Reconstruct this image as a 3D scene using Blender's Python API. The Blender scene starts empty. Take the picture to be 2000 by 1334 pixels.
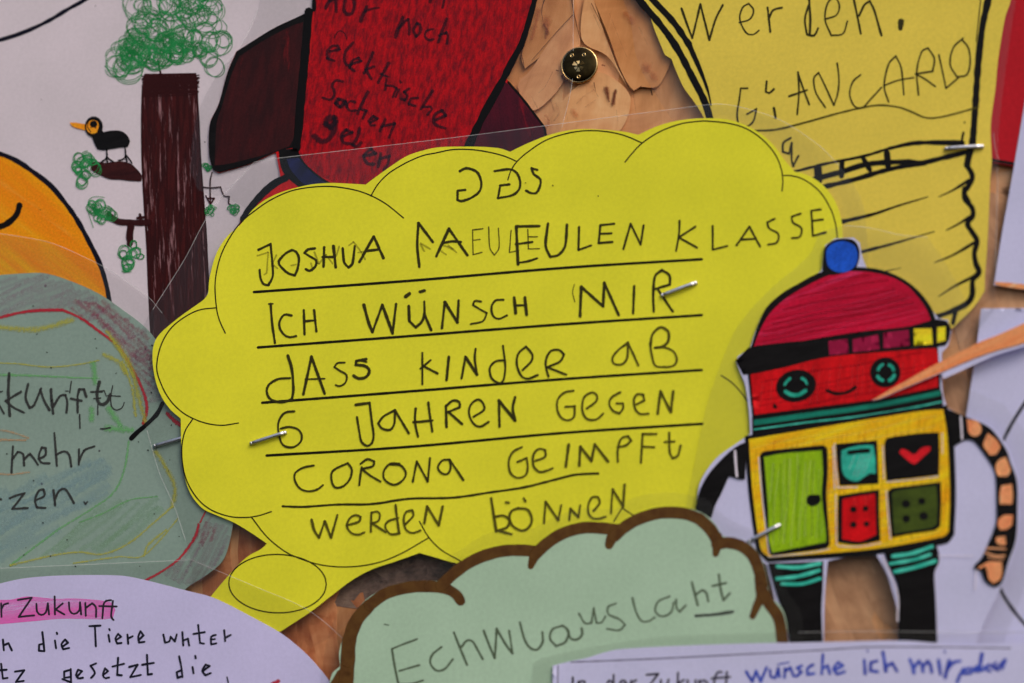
import bpy, bmesh, math, random
import numpy as np
from mathutils import Vector, Matrix, noise as mnoise
from mathutils.geometry import delaunay_2d_cdt

C = bpy.context.scene.collection
SC = bpy.context.scene
random.seed(7)

# ------------------------------------------------------------------ camera
DIST = 0.60
FOCAL = 72.0
YAW, PITCH = math.radians(12), math.radians(-9)
cdir = Vector((math.sin(YAW)*math.cos(PITCH), -math.cos(YAW)*math.cos(PITCH), math.sin(PITCH)))
cam_loc = cdir*DIST
cam_data = bpy.data.cameras.new('camera')
cam = bpy.data.objects.new('camera', cam_data)
C.objects.link(cam)
cam.location = cam_loc
q = (-cdir).to_track_quat('-Z', 'Y')
cam.rotation_euler = q.to_euler()
cam_data.lens = FOCAL
cam_data.sensor_width = 36
cam_data.clip_start = 0.01
cam_data.clip_end = 200
SC.camera = cam
R3 = q.to_matrix()
SX = 36/2000/FOCAL

# ------------------------------------------------------------------ sky, sun, exposure
SUN_EL, SUN_AZ = math.radians(48), math.radians(52)      # azimuth measured from -Y (out of the board) towards +X
w = bpy.data.worlds.new('World'); SC.world = w
w.use_nodes = True
nt = w.node_tree
bg = nt.nodes['Background']
sky = nt.nodes.new('ShaderNodeTexSky')
sky.sky_type = 'NISHITA'
sky.sun_disc = False
sky.sun_elevation = SUN_EL
sky.sun_rotation = math.pi - SUN_AZ
sky.air_density = 1.0
sky.dust_density = 6.0
sky.ozone_density = 0.6
nt.links.new(sky.outputs[0], bg.inputs[0])
bg.inputs[1].default_value = 0.15
sd = bpy.data.lights.new('sun', 'SUN')
sd.energy = 0.9
sd.angle = math.radians(22)
sd.color = (1.0, 0.985, 0.955)
sun = bpy.data.objects.new('sun', sd)
C.objects.link(sun)
sdir = Vector((math.sin(SUN_AZ)*math.cos(SUN_EL), -math.cos(SUN_AZ)*math.cos(SUN_EL), math.sin(SUN_EL)))
sun.rotation_euler = sdir.to_track_quat('Z', 'Y').to_euler()
sun.location = sdir*3
SC.view_settings.view_transform = 'Standard'
SC.view_settings.look = 'None'
SC.view_settings.gamma = 1
SC.view_settings.exposure = -0.11
SC.render.engine = 'CYCLES'
SC.cycles.transparent_max_bounces = 40
SC.cycles.max_bounces = 6

# ------------------------------------------------------------------ mapping from the traced drawing to the board plane
MM = 0.001
def P(px, py, h=0.0):
    """point of the board plane (y = -h) seen at this place of the traced drawing; h in mm"""
    d = R3 @ Vector(((px-1000)*SX, -(py-667)*SX, -1.0))
    t = (-h*MM - cam_loc.y)/d.y
    p = cam_loc + d*t
    b = 0.45*mnoise.noise(Vector((px/760.0, py/760.0, 3.1))) + 0.45
    p.y -= b*MM
    return p

focus = P(650, 470, 2)
cam_data.dof.use_dof = True
cam_data.dof.focus_distance = abs((focus-cam_loc).dot(-cdir))
cam_data.dof.aperture_fstop = 5.0

def sm(t):
    t = max(0.0, min(1.0, t)); return t*t*(3-2*t)

# ------------------------------------------------------------------ materials
def s2l(c):
    c /= 255.0
    return c/12.92 if c <= .04045 else ((c+.055)/1.055)**2.4
KL = 0.60
def col(r, g, b, k=KL):
    return tuple(min(0.93, s2l(v)/k) for v in (r, g, b)) + (1.0,)

def new_mat(name, rough=0.5, coat=0.0, spec=0.10):
    m = bpy.data.materials.new(name); m.use_nodes = True
    n = m.node_tree.nodes; p = n['Principled BSDF']
    p.inputs['Roughness'].default_value = rough
    p.inputs['Coat Weight'].default_value = coat*0.14
    p.inputs['Coat Roughness'].default_value = 0.12
    p.inputs['Specular IOR Level'].default_value = spec
    return m, m.node_tree, p

def N(t, typ, **kw):
    n = t.nodes.new(typ)
    for k, v in kw.items():
        if k in n.inputs: n.inputs[k].default_value = v
        else: setattr(n, k, v)
    return n
def noise_tex(t, scale, detail=4, rough=0.55, vec=None, dist=0.0):
    n = t.nodes.new('ShaderNodeTexNoise')
    n.inputs['Scale'].default_value = scale
    n.inputs['Detail'].default_value = detail
    n.inputs['Roughness'].default_value = rough
    n.inputs['Distortion'].default_value = dist
    if vec is not None: t.links.new(vec, n.inputs['Vector'])
    return n
def obj_co(t):
    return t.nodes.new('ShaderNodeTexCoord').outputs['Object']
def mapping(t, vec, ang=0.0, sc=(1, 1, 1)):
    """rotate in the board plane by ang degrees, then stretch"""
    a = t.nodes.new('ShaderNodeMapping'); a.inputs['Rotation'].default_value = (0, math.radians(ang), 0)
    t.links.new(vec, a.inputs['Vector'])
    b = t.nodes.new('ShaderNodeMapping'); b.inputs['Scale'].default_value = sc
    t.links.new(a.outputs[0], b.inputs['Vector'])
    return b.outputs[0]
def ramp(t, fac, stops):
    r = t.nodes.new('ShaderNodeValToRGB')
    e = r.color_ramp.elements
    while len(e) < len(stops): e.new(0.5)
    for i, (p, c) in enumerate(stops):
        e[i].position = p; e[i].color = c if len(c) == 4 else (*c, 1)
    t.links.new(fac, r.inputs['Fac'])
    return r.outputs['Color']
def mixc(t, fac, a, b):
    m = t.nodes.new('ShaderNodeMix'); m.data_type = 'RGBA'
    if isinstance(fac, (int, float)): m.inputs['Factor'].default_value = fac
    else: t.links.new(fac, m.inputs['Factor'])
    for s, v in ((6, a), (7, b)):
        if isinstance(v, tuple): m.inputs[s].default_value = v
        else: t.links.new(v, m.inputs[s])
    return m.outputs[2]
def bump(t, p, h, strength=0.2, dist=0.0001):
    b = t.nodes.new('ShaderNodeBump'); b.inputs['Strength'].default_value = strength
    b.inputs['Distance'].default_value = dist
    t.links.new(h, b.inputs['Height']); t.links.new(b.outputs[0], p.inputs['Normal'])

def paper(name, c, mottle=0.06, rough=0.55, coat=0.35, fleck=None):
    m, t, p = new_mat(name, rough, coat)
    co = obj_co(t)
    n1 = noise_tex(t, 900, 5, 0.7, co)
    n2 = noise_tex(t, 35, 3, 0.5, co)
    hi = tuple(min(0.95, v*(1+mottle)) for v in c[:3])+(1,)
    lo = tuple(v*(1-mottle) for v in c[:3])+(1,)
    a = ramp(t, n1.outputs[0], [(0.35, lo), (0.65, hi)])
    b = ramp(t, n2.outputs[0], [(0.35, (0.91, 0.92, 0.91, 1)), (0.65, (1, 1, 1, 1))])
    mm = t.nodes.new('ShaderNodeMix'); mm.data_type = 'RGBA'; mm.blend_type = 'MULTIPLY'; mm.inputs['Factor'].default_value = 1
    t.links.new(a, mm.inputs[6]); t.links.new(b, mm.inputs[7])
    out = mm.outputs[2]
    if fleck:
        v = t.nodes.new('ShaderNodeTexVoronoi'); v.inputs['Scale'].default_value = 110
        t.links.new(co, v.inputs['Vector'])
        f = ramp(t, v.outputs['Distance'], [(0.035, (1, 1, 1, 1)), (0.06, (0, 0, 0, 1))])
        out = mixc(t, f, out, fleck)
    t.links.new(out, p.inputs['Base Color'])
    bump(t, p, n1.outputs[0], 0.12, 0.00005)
    return m

def crayon(name, c1, c2, ang=90, stretch=8, scale=500, lo=0.38, hi=0.62, c3=None, c3lo=0.6, c3hi=0.68, coat=0.35, rough=0.5, big=None):
    """coloured-in paper: strokes run along ang (90 = up and down)"""
    m, t, p = new_mat(name, rough, coat)
    co = mapping(t, obj_co(t), ang, (1.0/stretch, 1, 1))
    n1 = noise_tex(t, scale, 6, 0.65, co)
    out = ramp(t, n1.outputs[0], [(lo, c1), (hi, c2)])
    g = noise_tex(t, 1700, 3, 0.6, obj_co(t))
    if c3:
        n2 = noise_tex(t, scale*0.6, 6, 0.75, mapping(t, obj_co(t), ang+4, (1.0/stretch, 1.1, 1.3)))
        f = ramp(t, n2.outputs[0], [(c3lo, (0, 0, 0, 1)), (c3hi, (1, 1, 1, 1))])
        out = mixc(t, f, out, c3)
    if big:
        n3 = noise_tex(t, 45, 2, 0.5, co)
        f = ramp(t, n3.outputs[0], [(0.45, (0, 0, 0, 1)), (0.62, (0.7, 0.7, 0.7, 1))])
        out = mixc(t, f, out, big)
    gg = ramp(t, g.outputs[0], [(0.3, (0.8, 0.8, 0.8, 1)), (0.7, (1.12, 1.12, 1.12, 1))])
    mm = t.nodes.new('ShaderNodeMix'); mm.data_type = 'RGBA'; mm.blend_type = 'MULTIPLY'; mm.inputs['Factor'].default_value = 1
    t.links.new(out, mm.inputs[6]); t.links.new(gg, mm.inputs[7])
    t.links.new(mm.outputs[2], p.inputs['Base Color'])
    return m

def ink(name, c, opacity=1.0, soft=3.0, grain=0.5, scale=2200, rough=0.5, coat=0.3, c2=None):
    """drawn line: UV.x is 0 on the middle of the line and 1 on its edge"""
    m, t, p = new_mat(name, rough, coat)
    uv = t.nodes.new('ShaderNodeTexCoord')
    sep = t.nodes.new('ShaderNodeSeparateXYZ'); t.links.new(uv.outputs['UV'], sep.inputs[0])
    n1 = noise_tex(t, scale, 4, 0.7, uv.outputs['Object'])
    a = N(t, 'ShaderNodeMath', operation='SUBTRACT'); a.inputs[0].default_value = 1.0
    t.links.new(sep.outputs[0], a.inputs[1])
    b = N(t, 'ShaderNodeMath', operation='MULTIPLY'); t.links.new(a.outputs[0], b.inputs[0]); b.inputs[1].default_value = soft
    c_ = N(t, 'ShaderNodeMath', operation='SUBTRACT'); t.links.new(n1.outputs[0], c_.inputs[0]); c_.inputs[1].default_value = 0.5
    d = N(t, 'ShaderNodeMath', operation='MULTIPLY_ADD'); t.links.new(c_.outputs[0], d.inputs[0]); d.inputs[1].default_value = grain*6
    t.links.new(b.outputs[0], d.inputs[2])
    e = N(t, 'ShaderNodeClamp'); t.links.new(d.outputs[0], e.inputs[0])
    f = N(t, 'ShaderNodeMath', operation='MULTIPLY'); t.links.new(e.outputs[0], f.inputs[0]); f.inputs[1].default_value = opacity
    if c2:
        cc = ramp(t, noise_tex(t, 260, 3, 0.6, uv.outputs['Object']).outputs[0], [(0.4, c), (0.62, c2)])
        t.links.new(cc, p.inputs['Base Color'])
    else:
        p.inputs['Base Color'].default_value = c
    tr = t.nodes.new('ShaderNodeBsdfTransparent')
    mx = t.nodes.new('ShaderNodeMixShader')
    t.links.new(f.outputs[0], mx.inputs[0]); t.links.new(tr.outputs[0], mx.inputs[1]); t.links.new(p.outputs[0], mx.inputs[2])
    t.links.new(mx.outputs[0], t.nodes['Material Output'].inputs[0])
    return m

def wash(name, c, ang=0, opacity=0.5, scale=260, stretch=6, lo=0.35, hi=0.7):
    """thin crayon colouring with paper showing through"""
    m, t, p = new_mat(name, 0.6, 0.3)
    p.inputs['Base Color'].default_value = c
    co = mapping(t, obj_co(t), ang, (1.0/stretch, 1, 1))
    n1 = noise_tex(t, scale, 6, 0.7, co)
    f = ramp(t, n1.outputs[0], [(lo, (0, 0, 0, 1)), (hi, (opacity,)*3+(1,))])
    tr = t.nodes.new('ShaderNodeBsdfTransparent')
    mx = t.nodes.new('ShaderNodeMixShader')
    t.links.new(f, mx.inputs[0]); t.links.new(tr.outputs[0], mx.inputs[1]); t.links.new(p.outputs[0], mx.inputs[2])
    t.links.new(mx.outputs[0], t.nodes['Material Output'].inputs[0])
    return m

def film_mat(name, tint=0.95, gloss=0.55):
    m, t, p = new_mat(name)
    t.nodes.remove(p)
    tr = t.nodes.new('ShaderNodeBsdfTransparent'); tr.inputs[0].default_value = (tint, tint, tint*0.995, 1)
    gl = t.nodes.new('ShaderNodeBsdfGlossy'); gl.inputs['Roughness'].default_value = 0.22
    lw = t.nodes.new('ShaderNodeLayerWeight'); lw.inputs[0].default_value = 0.5
    pw = N(t, 'ShaderNodeMath', operation='POWER'); t.links.new(lw.outputs['Facing'], pw.inputs[0]); pw.inputs[1].default_value = 5.0
    fr = N(t, 'ShaderNodeMath', operation='MULTIPLY_ADD'); t.links.new(pw.outputs[0], fr.inputs[0]); fr.inputs[1].default_value = 0.9; fr.inputs[2].default_value = 0.05
    ml = N(t, 'ShaderNodeMath', operation='MULTIPLY'); t.links.new(fr.outputs[0], ml.inputs[0]); ml.inputs[1].default_value = gloss
    mx = t.nodes.new('ShaderNodeMixShader')
    t.links.new(ml.outputs[0], mx.inputs[0]); t.links.new(tr.outputs[0], mx.inputs[1]); t.links.new(gl.outputs[0], mx.inputs[2])
    t.links.new(mx.outputs[0], t.nodes['Material Output'].inputs[0])
    return m

def metal(name, c, rough=0.3, c2=None, scale=900):
    m, t, p = new_mat(name, rough)
    p.inputs['Metallic'].default_value = 1.0
    n1 = noise_tex(t, scale, 4, 0.6, obj_co(t))
    t.links.new(ramp(t, n1.outputs[0], [(0.35, c2 or tuple(v*0.6 for v in c[:3])+(1,)), (0.65, c)]), p.inputs['Base Color'])
    r = ramp(t, n1.outputs[0], [(0.3, (rough*1.6,)*3+(1,)), (0.7, (rough*0.7,)*3+(1,))])
    t.links.new(r, p.inputs['Roughness'])
    return m

def wood(name, stops, scale=320, stretch=14, rough=0.6, bumpd=0.00012, rnd=0.25, upright=False, n2s=55):
    """grain along local X"""
    m, t, p = new_mat(name, rough, 0.15)
    co = obj_co(t)
    mp = t.nodes.new('ShaderNodeMapping'); mp.inputs['Scale'].default_value = (1, 1, 1.0/stretch) if upright else (1.0/stretch, 1, 1)
    oi = t.nodes.new('ShaderNodeObjectInfo')
    cb = t.nodes.new('ShaderNodeCombineXYZ'); 
    ml = N(t, 'ShaderNodeMath', operation='MULTIPLY'); t.links.new(oi.outputs['Random'], ml.inputs[0]); ml.inputs[1].default_value = 3.0
    t.links.new(ml.outputs[0], cb.inputs[0]); t.links.new(ml.outputs[0], cb.inputs[1]); t.links.new(ml.outputs[0], cb.inputs[2])
    t.links.new(cb.outputs[0], mp.inputs['Location'])
    t.links.new(co, mp.inputs['Vector'])
    n1 = noise_tex(t, scale, 7, 0.68, mp.outputs[0], 0.6)
    n2 = noise_tex(t, n2s, 4, 0.6, co, 0.8)
    mixn = t.nodes.new('ShaderNodeMix'); mixn.data_type = 'FLOAT'; mixn.inputs['Factor'].default_value = 0.66
    t.links.new(n1.outputs[0], mixn.inputs[2]); t.links.new(n2.outputs[0], mixn.inputs[3])
    c = ramp(t, mixn.outputs[0], stops)
    hsv = t.nodes.new('ShaderNodeHueSaturation'); t.links.new(c, hsv.inputs['Color'])
    mr = t.nodes.new('ShaderNodeMapRange'); t.links.new(oi.outputs['Random'], mr.inputs[0])
    mr.inputs[3].default_value = 1-rnd; mr.inputs[4].default_value = 1+rnd*0.9
    t.links.new(mr.outputs[0], hsv.inputs['Value'])
    # dark bark flecks
    n3 = noise_tex(t, 70, 5, 0.62, co, 0.8)
    f = ramp(t, n3.outputs[0], [(0.66, (0, 0, 0, 1)), (0.73, (0.75, 0.75, 0.75, 1))])
    out = mixc(t, f, hsv.outputs[0], (0.09, 0.035, 0.02, 1))
    t.links.new(out, p.inputs['Base Color'])
    bump(t, p, n1.outputs[0], 0.25, bumpd*0.5)
    return m

MAT = {}
M = MAT
M['yellow'] = paper('fluorescent_yellow_paper', col(191, 188, 42), 0.04)
M['white'] = paper('white_drawing_paper', col(179, 170, 178), 0.04)
M['white_cool'] = paper('cool_white_paper', col(167, 167, 212), 0.04)
M['lavender'] = paper('lavender_white_paper', col(166, 162, 204), 0.04)
M['bulb'] = paper('dull_yellow_paper', col(190, 170, 66), 0.05)
M['teal'] = paper('grey_green_paper', col(112, 131, 123), 0.07, fleck=(0.05, 0.05, 0.06, 1))
M['mint'] = paper('mint_green_paper', col(143, 168, 146), 0.05)
M['darkred'] = paper('dark_red_paper', col(148, 14, 26), 0.1)
M['rocket_red'] = crayon('red_pencil_colouring', col(152, 10, 19), col(104, 9, 18), 80, 2.8, 700, 0.42, 0.62, c3=col(60, 12, 24), c3lo=0.49, c3hi=0.74)
M['rocket_fin'] = crayon('dark_brown_red_colouring', col(36, 14, 16), col(52, 16, 18), 80, 5, 300, 0.4, 0.64, c3=col(96, 16, 20), c3lo=0.60, c3hi=0.74)
M['rocket_fin2'] = crayon('maroon_colouring', col(46, 12, 24), col(64, 12, 26), 100, 5, 300, 0.4, 0.64, c3=col(110, 14, 26), c3lo=0.58, c3hi=0.74)
M['bright_red'] = crayon('bright_red_felt_colouring', col(168, 18, 22), col(140, 14, 18), 60, 5, 300)
M['navy'] = crayon('dark_blue_colouring', col(26, 30, 72), col(20, 22, 45), 40, 4, 300)
M['orange'] = crayon('orange_felt_colouring', col(232, 140, 10), col(210, 118, 12), -38, 12, 330, 0.4, 0.62, c3=col(236, 160, 60), c3lo=0.58, c3hi=0.72, big=col(200, 102, 12))
M['bark'] = crayon('brown_pen_hatching', col(36, 10, 11), col(54, 15, 15), 90, 12, 950, 0.42, 0.58, c3=col(122, 88, 92), c3lo=0.555, c3hi=0.64)
M['bark2'] = crayon('dense_brown_pen', col(34, 10, 12), col(50, 18, 18), 5, 10, 420)
M['beak'] = crayon('orange_pen_fill', col(220, 140, 30), col(205, 120, 20), 0, 5, 400)
M['black_fill'] = crayon('black_felt_fill', col(9, 8, 9), col(15, 14, 15), 10, 5, 400, coat=0.15)
M['crimson'] = crayon('crimson_felt_colouring', col(166, 8, 44), col(142, 6, 36), 14, 9, 230, 0.4, 0.62, c3=col(186, 50, 96), c3lo=0.55, c3hi=0.70)
M['maroon'] = crayon('maroon_felt_colouring', col(112, 10, 44), col(126, 14, 52), 10, 6, 300)
M['robot_red'] = crayon('red_felt_colouring', col(182, 10, 18), col(150, 5, 12), 80, 4, 200, 0.4, 0.62, c3=col(196, 44, 46), c3lo=0.60, c3hi=0.74)
M['robot_yellow'] = crayon('golden_felt_colouring', col(208, 170, 20), col(192, 140, 14), 20, 6, 220, 0.4, 0.62, c3=col(222, 196, 60), c3lo=0.62, c3hi=0.74)
M['lemon'] = crayon('lemon_felt_colouring', col(214, 196, 30), col(196, 170, 30), 5, 8, 260, c3=col(225, 220, 180), c3lo=0.58, c3hi=0.66)
M['door_green'] = crayon('apple_green_felt_colouring', col(126, 160, 16), col(108, 146, 14), 88, 8, 260, 0.4, 0.62, c3=col(172, 196, 90), c3lo=0.60, c3hi=0.72)
M['teal_pen'] = crayon('teal_felt_colouring', col(46, 160, 138), col(32, 132, 116), 10, 5, 260, c3=col(110, 192, 176), c3lo=0.60, c3hi=0.72)
M['sea'] = crayon('sea_green_felt_colouring', col(20, 118, 98), col(12, 84, 72), 8, 8, 260)
M['olive'] = crayon('olive_felt_colouring', col(58, 72, 22), col(44, 56, 18), 5, 5, 300)
M['blue'] = crayon('blue_felt_colouring', col(24, 76, 180), col(18, 60, 150), 60, 3, 300, c3=col(70, 120, 205), c3lo=0.6, c3hi=0.7)
M['peach'] = crayon('peach_felt_colouring', col(216, 136, 92), col(196, 116, 76), 70, 5, 260, c3=col(226, 170, 130), c3lo=0.6, c3hi=0.7)
M['heart_red'] = crayon('red_heart_fill', col(190, 24, 34), col(170, 18, 28), 0, 4, 300)
M['spike'] = crayon('orange_pencil_colouring', col(226, 138, 92), col(208, 112, 66), 24, 10, 300, c3=col(228, 168, 132), c3lo=0.58, c3hi=0.7)
M['pink_wash'] = wash('pink_marker', col(206, 84, 158), 3, 0.80, 200, 9, 0.25, 0.62)
M['mauve_wash'] = wash('red_crayon_shading', col(122, 40, 66), -40, 0.75, 200, 5, 0.42, 0.74)
M['grey_wash'] = wash('grey_crayon_shading', col(112, 96, 112), -20, 0.75, 200, 5, 0.2, 0.6)
M['blue_wash'] = wash('pale_blue_crayon_shading', col(96, 140, 165), 20, 0.5, 140, 4, 0.3, 0.62)
M['green_wash'] = wash('pale_green_crayon_shading', col(110, 150, 90), 35, 0.55, 160, 4, 0.35, 0.66)
BLK = col(28, 26, 22)
M['pencil'] = ink('pencil_line', col(40, 37, 14), 0.92, 3.4, 0.42)
M['pencil_mid'] = ink('softer_pencil_line', col(62, 58, 16), 0.85, 3.0, 0.42)
M['pencil_faint'] = ink('faint_pencil_line', col(96, 90, 26), 0.42, 1.8, 0.5)
M['pencil_grey'] = ink('grey_pencil_line', col(44, 44, 44), 0.85, 2.6, 0.42)
M['pencil_mint'] = ink('thin_grey_pencil_line', col(72, 84, 66), 0.85, 2.0, 0.3)
M['print'] = ink('black_printed_line', col(20, 18, 8), 1.0, 8.0, 0.05)
M['print_soft'] = ink('grey_printed_line', col(100, 98, 120), 0.9, 3.0, 0.05)
M['print_dark'] = ink('dark_printed_letters', col(34, 30, 40), 1.0, 7.0, 0.03)
M['marker'] = ink('black_marker_line', col(8, 7, 8), 1.0, 9.0, 0.12)
M['marker_navy'] = ink('blue_black_marker_line', col(10, 9, 22), 1.0, 9.0, 0.1)
M['rocket_ink'] = ink('black_pencil_on_red', col(26, 18, 28), 0.64, 2.0, 0.42)
M['fineliner'] = ink('black_fineliner', col(22, 22, 34), 1.0, 5.0, 0.1)
M['green_pen'] = ink('green_pen_line', col(20, 104, 50), 0.8, 5.0, 0.12, c2=col(36, 124, 68))
M['brown_pen'] = ink('brown_pen_line', col(40, 11, 12), 0.95, 5.0, 0.15)
M['brown_outline'] = ink('wide_brown_marker', col(76, 52, 24), 1.0, 9.0, 0.05, c2=col(66, 42, 20))
M['red_crayon'] = ink('red_crayon_line', col(150, 30, 46), 0.85, 1.8, 0.5, 1400)
M['yellow_crayon'] = ink('yellow_crayon_line', col(150, 150, 62), 0.6, 1.2, 0.5, 1100)
M['green_crayon'] = ink('green_crayon_line', col(92, 152, 92), 0.6, 1.2, 0.5, 1100)
M['orange_crayon'] = ink('orange_crayon_line', col(160, 130, 96), 0.5, 1.2, 0.5, 1100)
M['grey_soft'] = ink('grey_crayon', col(128, 110, 124), 0.28, 1.0, 0.6, 900)
M['mauve_soft'] = ink('mauve_crayon', col(130, 54, 76), 0.36, 0.9, 0.7, 900)
M['blue_soft'] = ink('pale_blue_crayon', col(104, 136, 150), 0.2, 1.1, 0.5, 1000)
M['green_soft'] = ink('pale_green_crayon', col(108, 146, 110), 0.24, 1.1, 0.5, 1000)
M['blue_marker'] = ink('blue_marker_line', col(34, 48, 138), 0.95, 3.0, 0.12, c2=col(52, 70, 160))
M['eye_teal'] = ink('dark_teal_pen_line', col(22, 124, 104), 1.0, 5.0, 0.15, c2=col(40, 144, 124))
M['white_gap'] = ink('bare_paper_gap', col(190, 184, 196), 0.9, 2.5, 0.35)
for nm_, c_, o_ in (('pink_streak', (200, 56, 96), 0.34), ('red_streak', (206, 52, 56), 0.30), ('gold_streak', (232, 206, 90), 0.34), ('dark_gold_streak', (190, 126, 14), 0.34),
                    ('lime_streak', (182, 204, 104), 0.34), ('deep_green_streak', (86, 122, 8), 0.4), ('aqua_streak', (140, 206, 190), 0.4), ('dark_red_streak', (110, 2, 20), 0.4), ('grey_streak', (52, 50, 54), 0.3)):
    M[nm_] = ink(nm_, col(*c_), o_*0.8, 1.4, 0.6, 900)
M['peach_line'] = ink('peach_pen_line', col(214, 140, 100), 0.9, 3.0, 0.2)
M['teal_line'] = ink('teal_pen_line', col(38, 150, 130), 1.0, 5.0, 0.15, c2=col(70, 176, 156))
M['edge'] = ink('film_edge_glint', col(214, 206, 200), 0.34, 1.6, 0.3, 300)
M['film'] = film_mat('clear_laminate', 0.935, 0.7)
M['steel'] = metal('staple_steel', (0.86, 0.86, 0.92, 1), 0.36, (0.5, 0.5, 0.56, 1), 700)
M['brass'] = metal('dark_reflection_brass', (0.06, 0.04, 0.014, 1), 0.2, (0.025, 0.016, 0.008, 1), 350)  # pin head: dark reflection painted into the brass colour
M['brass_bright'] = metal('polished_brass', (0.85, 0.62, 0.30, 1), 0.2, (0.5, 0.3, 0.1, 1), 350)
WOODS = [
    wood('pale_strand_wood', [(0.30, col(160, 108, 68)), (0.5, col(184, 136, 92)), (0.70, col(200, 160, 116))], rnd=0.04, stretch=7),
    wood('orange_strand_wood', [(0.30, col(146, 90, 48)), (0.5, col(172, 116, 70)), (0.70, col(188, 136, 90))], rnd=0.04, stretch=7),
    wood('rosy_strand_wood', [(0.30, col(154, 100, 64)), (0.5, col(180, 128, 88)), (0.70, col(196, 150, 108))], rnd=0.04, stretch=7),
]
M['wood_brown'] = wood('brown_plank_wood', [(0.32, col(128, 90, 64)), (0.5, col(166, 126, 94)), (0.70, col(186, 148, 114))], 260, 12, rnd=0.05)
M['wood_red'] = wood('red_brown_strand_wood', [(0.32, col(114, 54, 32)), (0.5, col(160, 98, 62)), (0.68, col(190, 136, 94))], 300, 9, rnd=0.16)
M['wood_grey'] = wood('weathered_grey_wood', [(0.36, col(40, 32, 30)), (0.5, col(92, 74, 66)), (0.64, col(128, 106, 92))], 900, 2.5, rnd=0.1)
M['wood_base'] = wood('strand_board_base', [(0.30, col(150, 98, 60)), (0.5, col(178, 128, 86)), (0.70, col(196, 152, 110))], 320, 7, rnd=0, upright=True)

# ------------------------------------------------------------------ building blocks
def tag(o, label, cat, group=None):
    o['label'] = label; o['category'] = cat
    if group: o['group'] = group
def thing(name, label, cat, px, py, h=0, group=None):
    o = bpy.data.objects.new(name, None); C.objects.link(o)
    o.location = P(px, py, h); o.empty_display_size = 0.01
    tag(o, label, cat, group); o['h0'] = 0
    del o['h0']
    return o
def world_loc(o):
    v = Vector((0, 0, 0))
    while o is not None: v = v+o.location; o = o.parent
    return v
def link(name, verts, faces, mat, parent=None, uvs=None, smooth=True):
    org = world_loc(parent) if parent is not None else Vector((0, 0, 0))
    me = bpy.data.meshes.new(name)
    me.from_pydata([tuple(Vector(v)-org) for v in verts], [], faces)
    me.update()
    if uvs is not None:
        ul = me.uv_layers.new(name='UVMap')
        for l in me.loops: ul.data[l.index].uv = (uvs[l.vertex_index], 0.5)
    if smooth:
        for p in me.polygons: p.use_smooth = True
    me.materials.append(mat)
    o = bpy.data.objects.new(name, me); C.objects.link(o)
    if parent is not None: o.parent = parent
    return o

def parse(s, off=(0, 0), sc=1.0):
    out = []
    for part in s.split(';'):
        part = part.strip()
        if not part: continue
        wd = None
        if '|' in part:
            a, part = part.split('|'); a = a.strip()[1:]
            wd = tuple(float(v) for v in a.split('-'))
        pts = [tuple(float(v) for v in t.split(',')) for t in part.split()]
        out.append((wd, [(off[0]+x/sc, off[1]+y/sc) for x, y in pts]))
    return out
def pts(s, crop=((0, 0), 1.0)):
    return parse(s, crop[0], crop[1])[0][1]

def catmull(p, closed=False, step=4.0):
    n = len(p)
    if n < 3 and not closed:
        a, b = p[0], p[-1]
        k = max(1, int(math.dist(a, b)/step))
        return [(a[0]+(b[0]-a[0])*i/k, a[1]+(b[1]-a[1])*i/k) for i in range(k+1)]
    out = []
    rng = range(n if closed else n-1)
    for i in rng:
        if closed: p0, p1, p2, p3 = p[(i-1) % n], p[i], p[(i+1) % n], p[(i+2) % n]
        else:
            p1, p2 = p[i], p[i+1]
            p0 = p[i-1] if i else (2*p1[0]-p2[0], 2*p1[1]-p2[1])
            p3 = p[i+2] if i+2 < n else (2*p2[0]-p1[0], 2*p2[1]-p1[1])
        L = math.dist(p1, p2); k = max(1, int(L/step))
        # limited tangents
        m1 = ((p2[0]-p0[0])*0.5, (p2[1]-p0[1])*0.5); m2 = ((p3[0]-p1[0])*0.5, (p3[1]-p1[1])*0.5)
        l1 = math.hypot(*m1) or 1; l2 = math.hypot(*m2) or 1
        m1 = (m1[0]*min(1, L*1.1/l1), m1[1]*min(1, L*1.1/l1)); m2 = (m2[0]*min(1, L*1.1/l2), m2[1]*min(1, L*1.1/l2))
        for j in range(k):
            t = j/k; t2 = t*t; t3 = t2*t
            a, b, c, d = 2*t3-3*t2+1, t3-2*t2+t, -2*t3+3*t2, t3-t2
            out.append((a*p1[0]+b*m1[0]+c*p2[0]+d*m2[0], a*p1[1]+b*m1[1]+c*p2[1]+d*m2[1]))
    if not closed: out.append(p[-1])
    return out
def turn(a, b, c):
    u = (b[0]-a[0], b[1]-a[1]); v = (c[0]-b[0], c[1]-b[1])
    return abs(math.degrees(math.atan2(u[0]*v[1]-u[1]*v[0], u[0]*v[0]+u[1]*v[1])))
def smooth_open(p, corner=72, step=4.0):
    """pieces of a polyline, split where it turns sharply"""
    segs = []; cur = [p[0]]
    for i in range(1, len(p)-1):
        cur.append(p[i])
        if turn(p[i-1], p[i], p[i+1]) > corner: segs.append(cur); cur = [p[i]]
    cur.append(p[-1]); segs.append(cur)
    return [catmull(s, False, step) for s in segs if len(s) > 1]
def smooth_closed(p, corner=50, step=6.0):
    n = len(p)
    cs = [i for i in range(n) if turn(p[i-1], p[i], p[(i+1) % n]) > corner]
    if not cs: return catmull(p, True, step)
    out = []
    for a, i in enumerate(cs):
        j = cs[(a+1) % len(cs)]
        if j <= i: j += n
        seg = [p[k % n] for k in range(i, j+1)]
        out += catmull(seg, False, step)[:-1]
    return out

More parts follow.
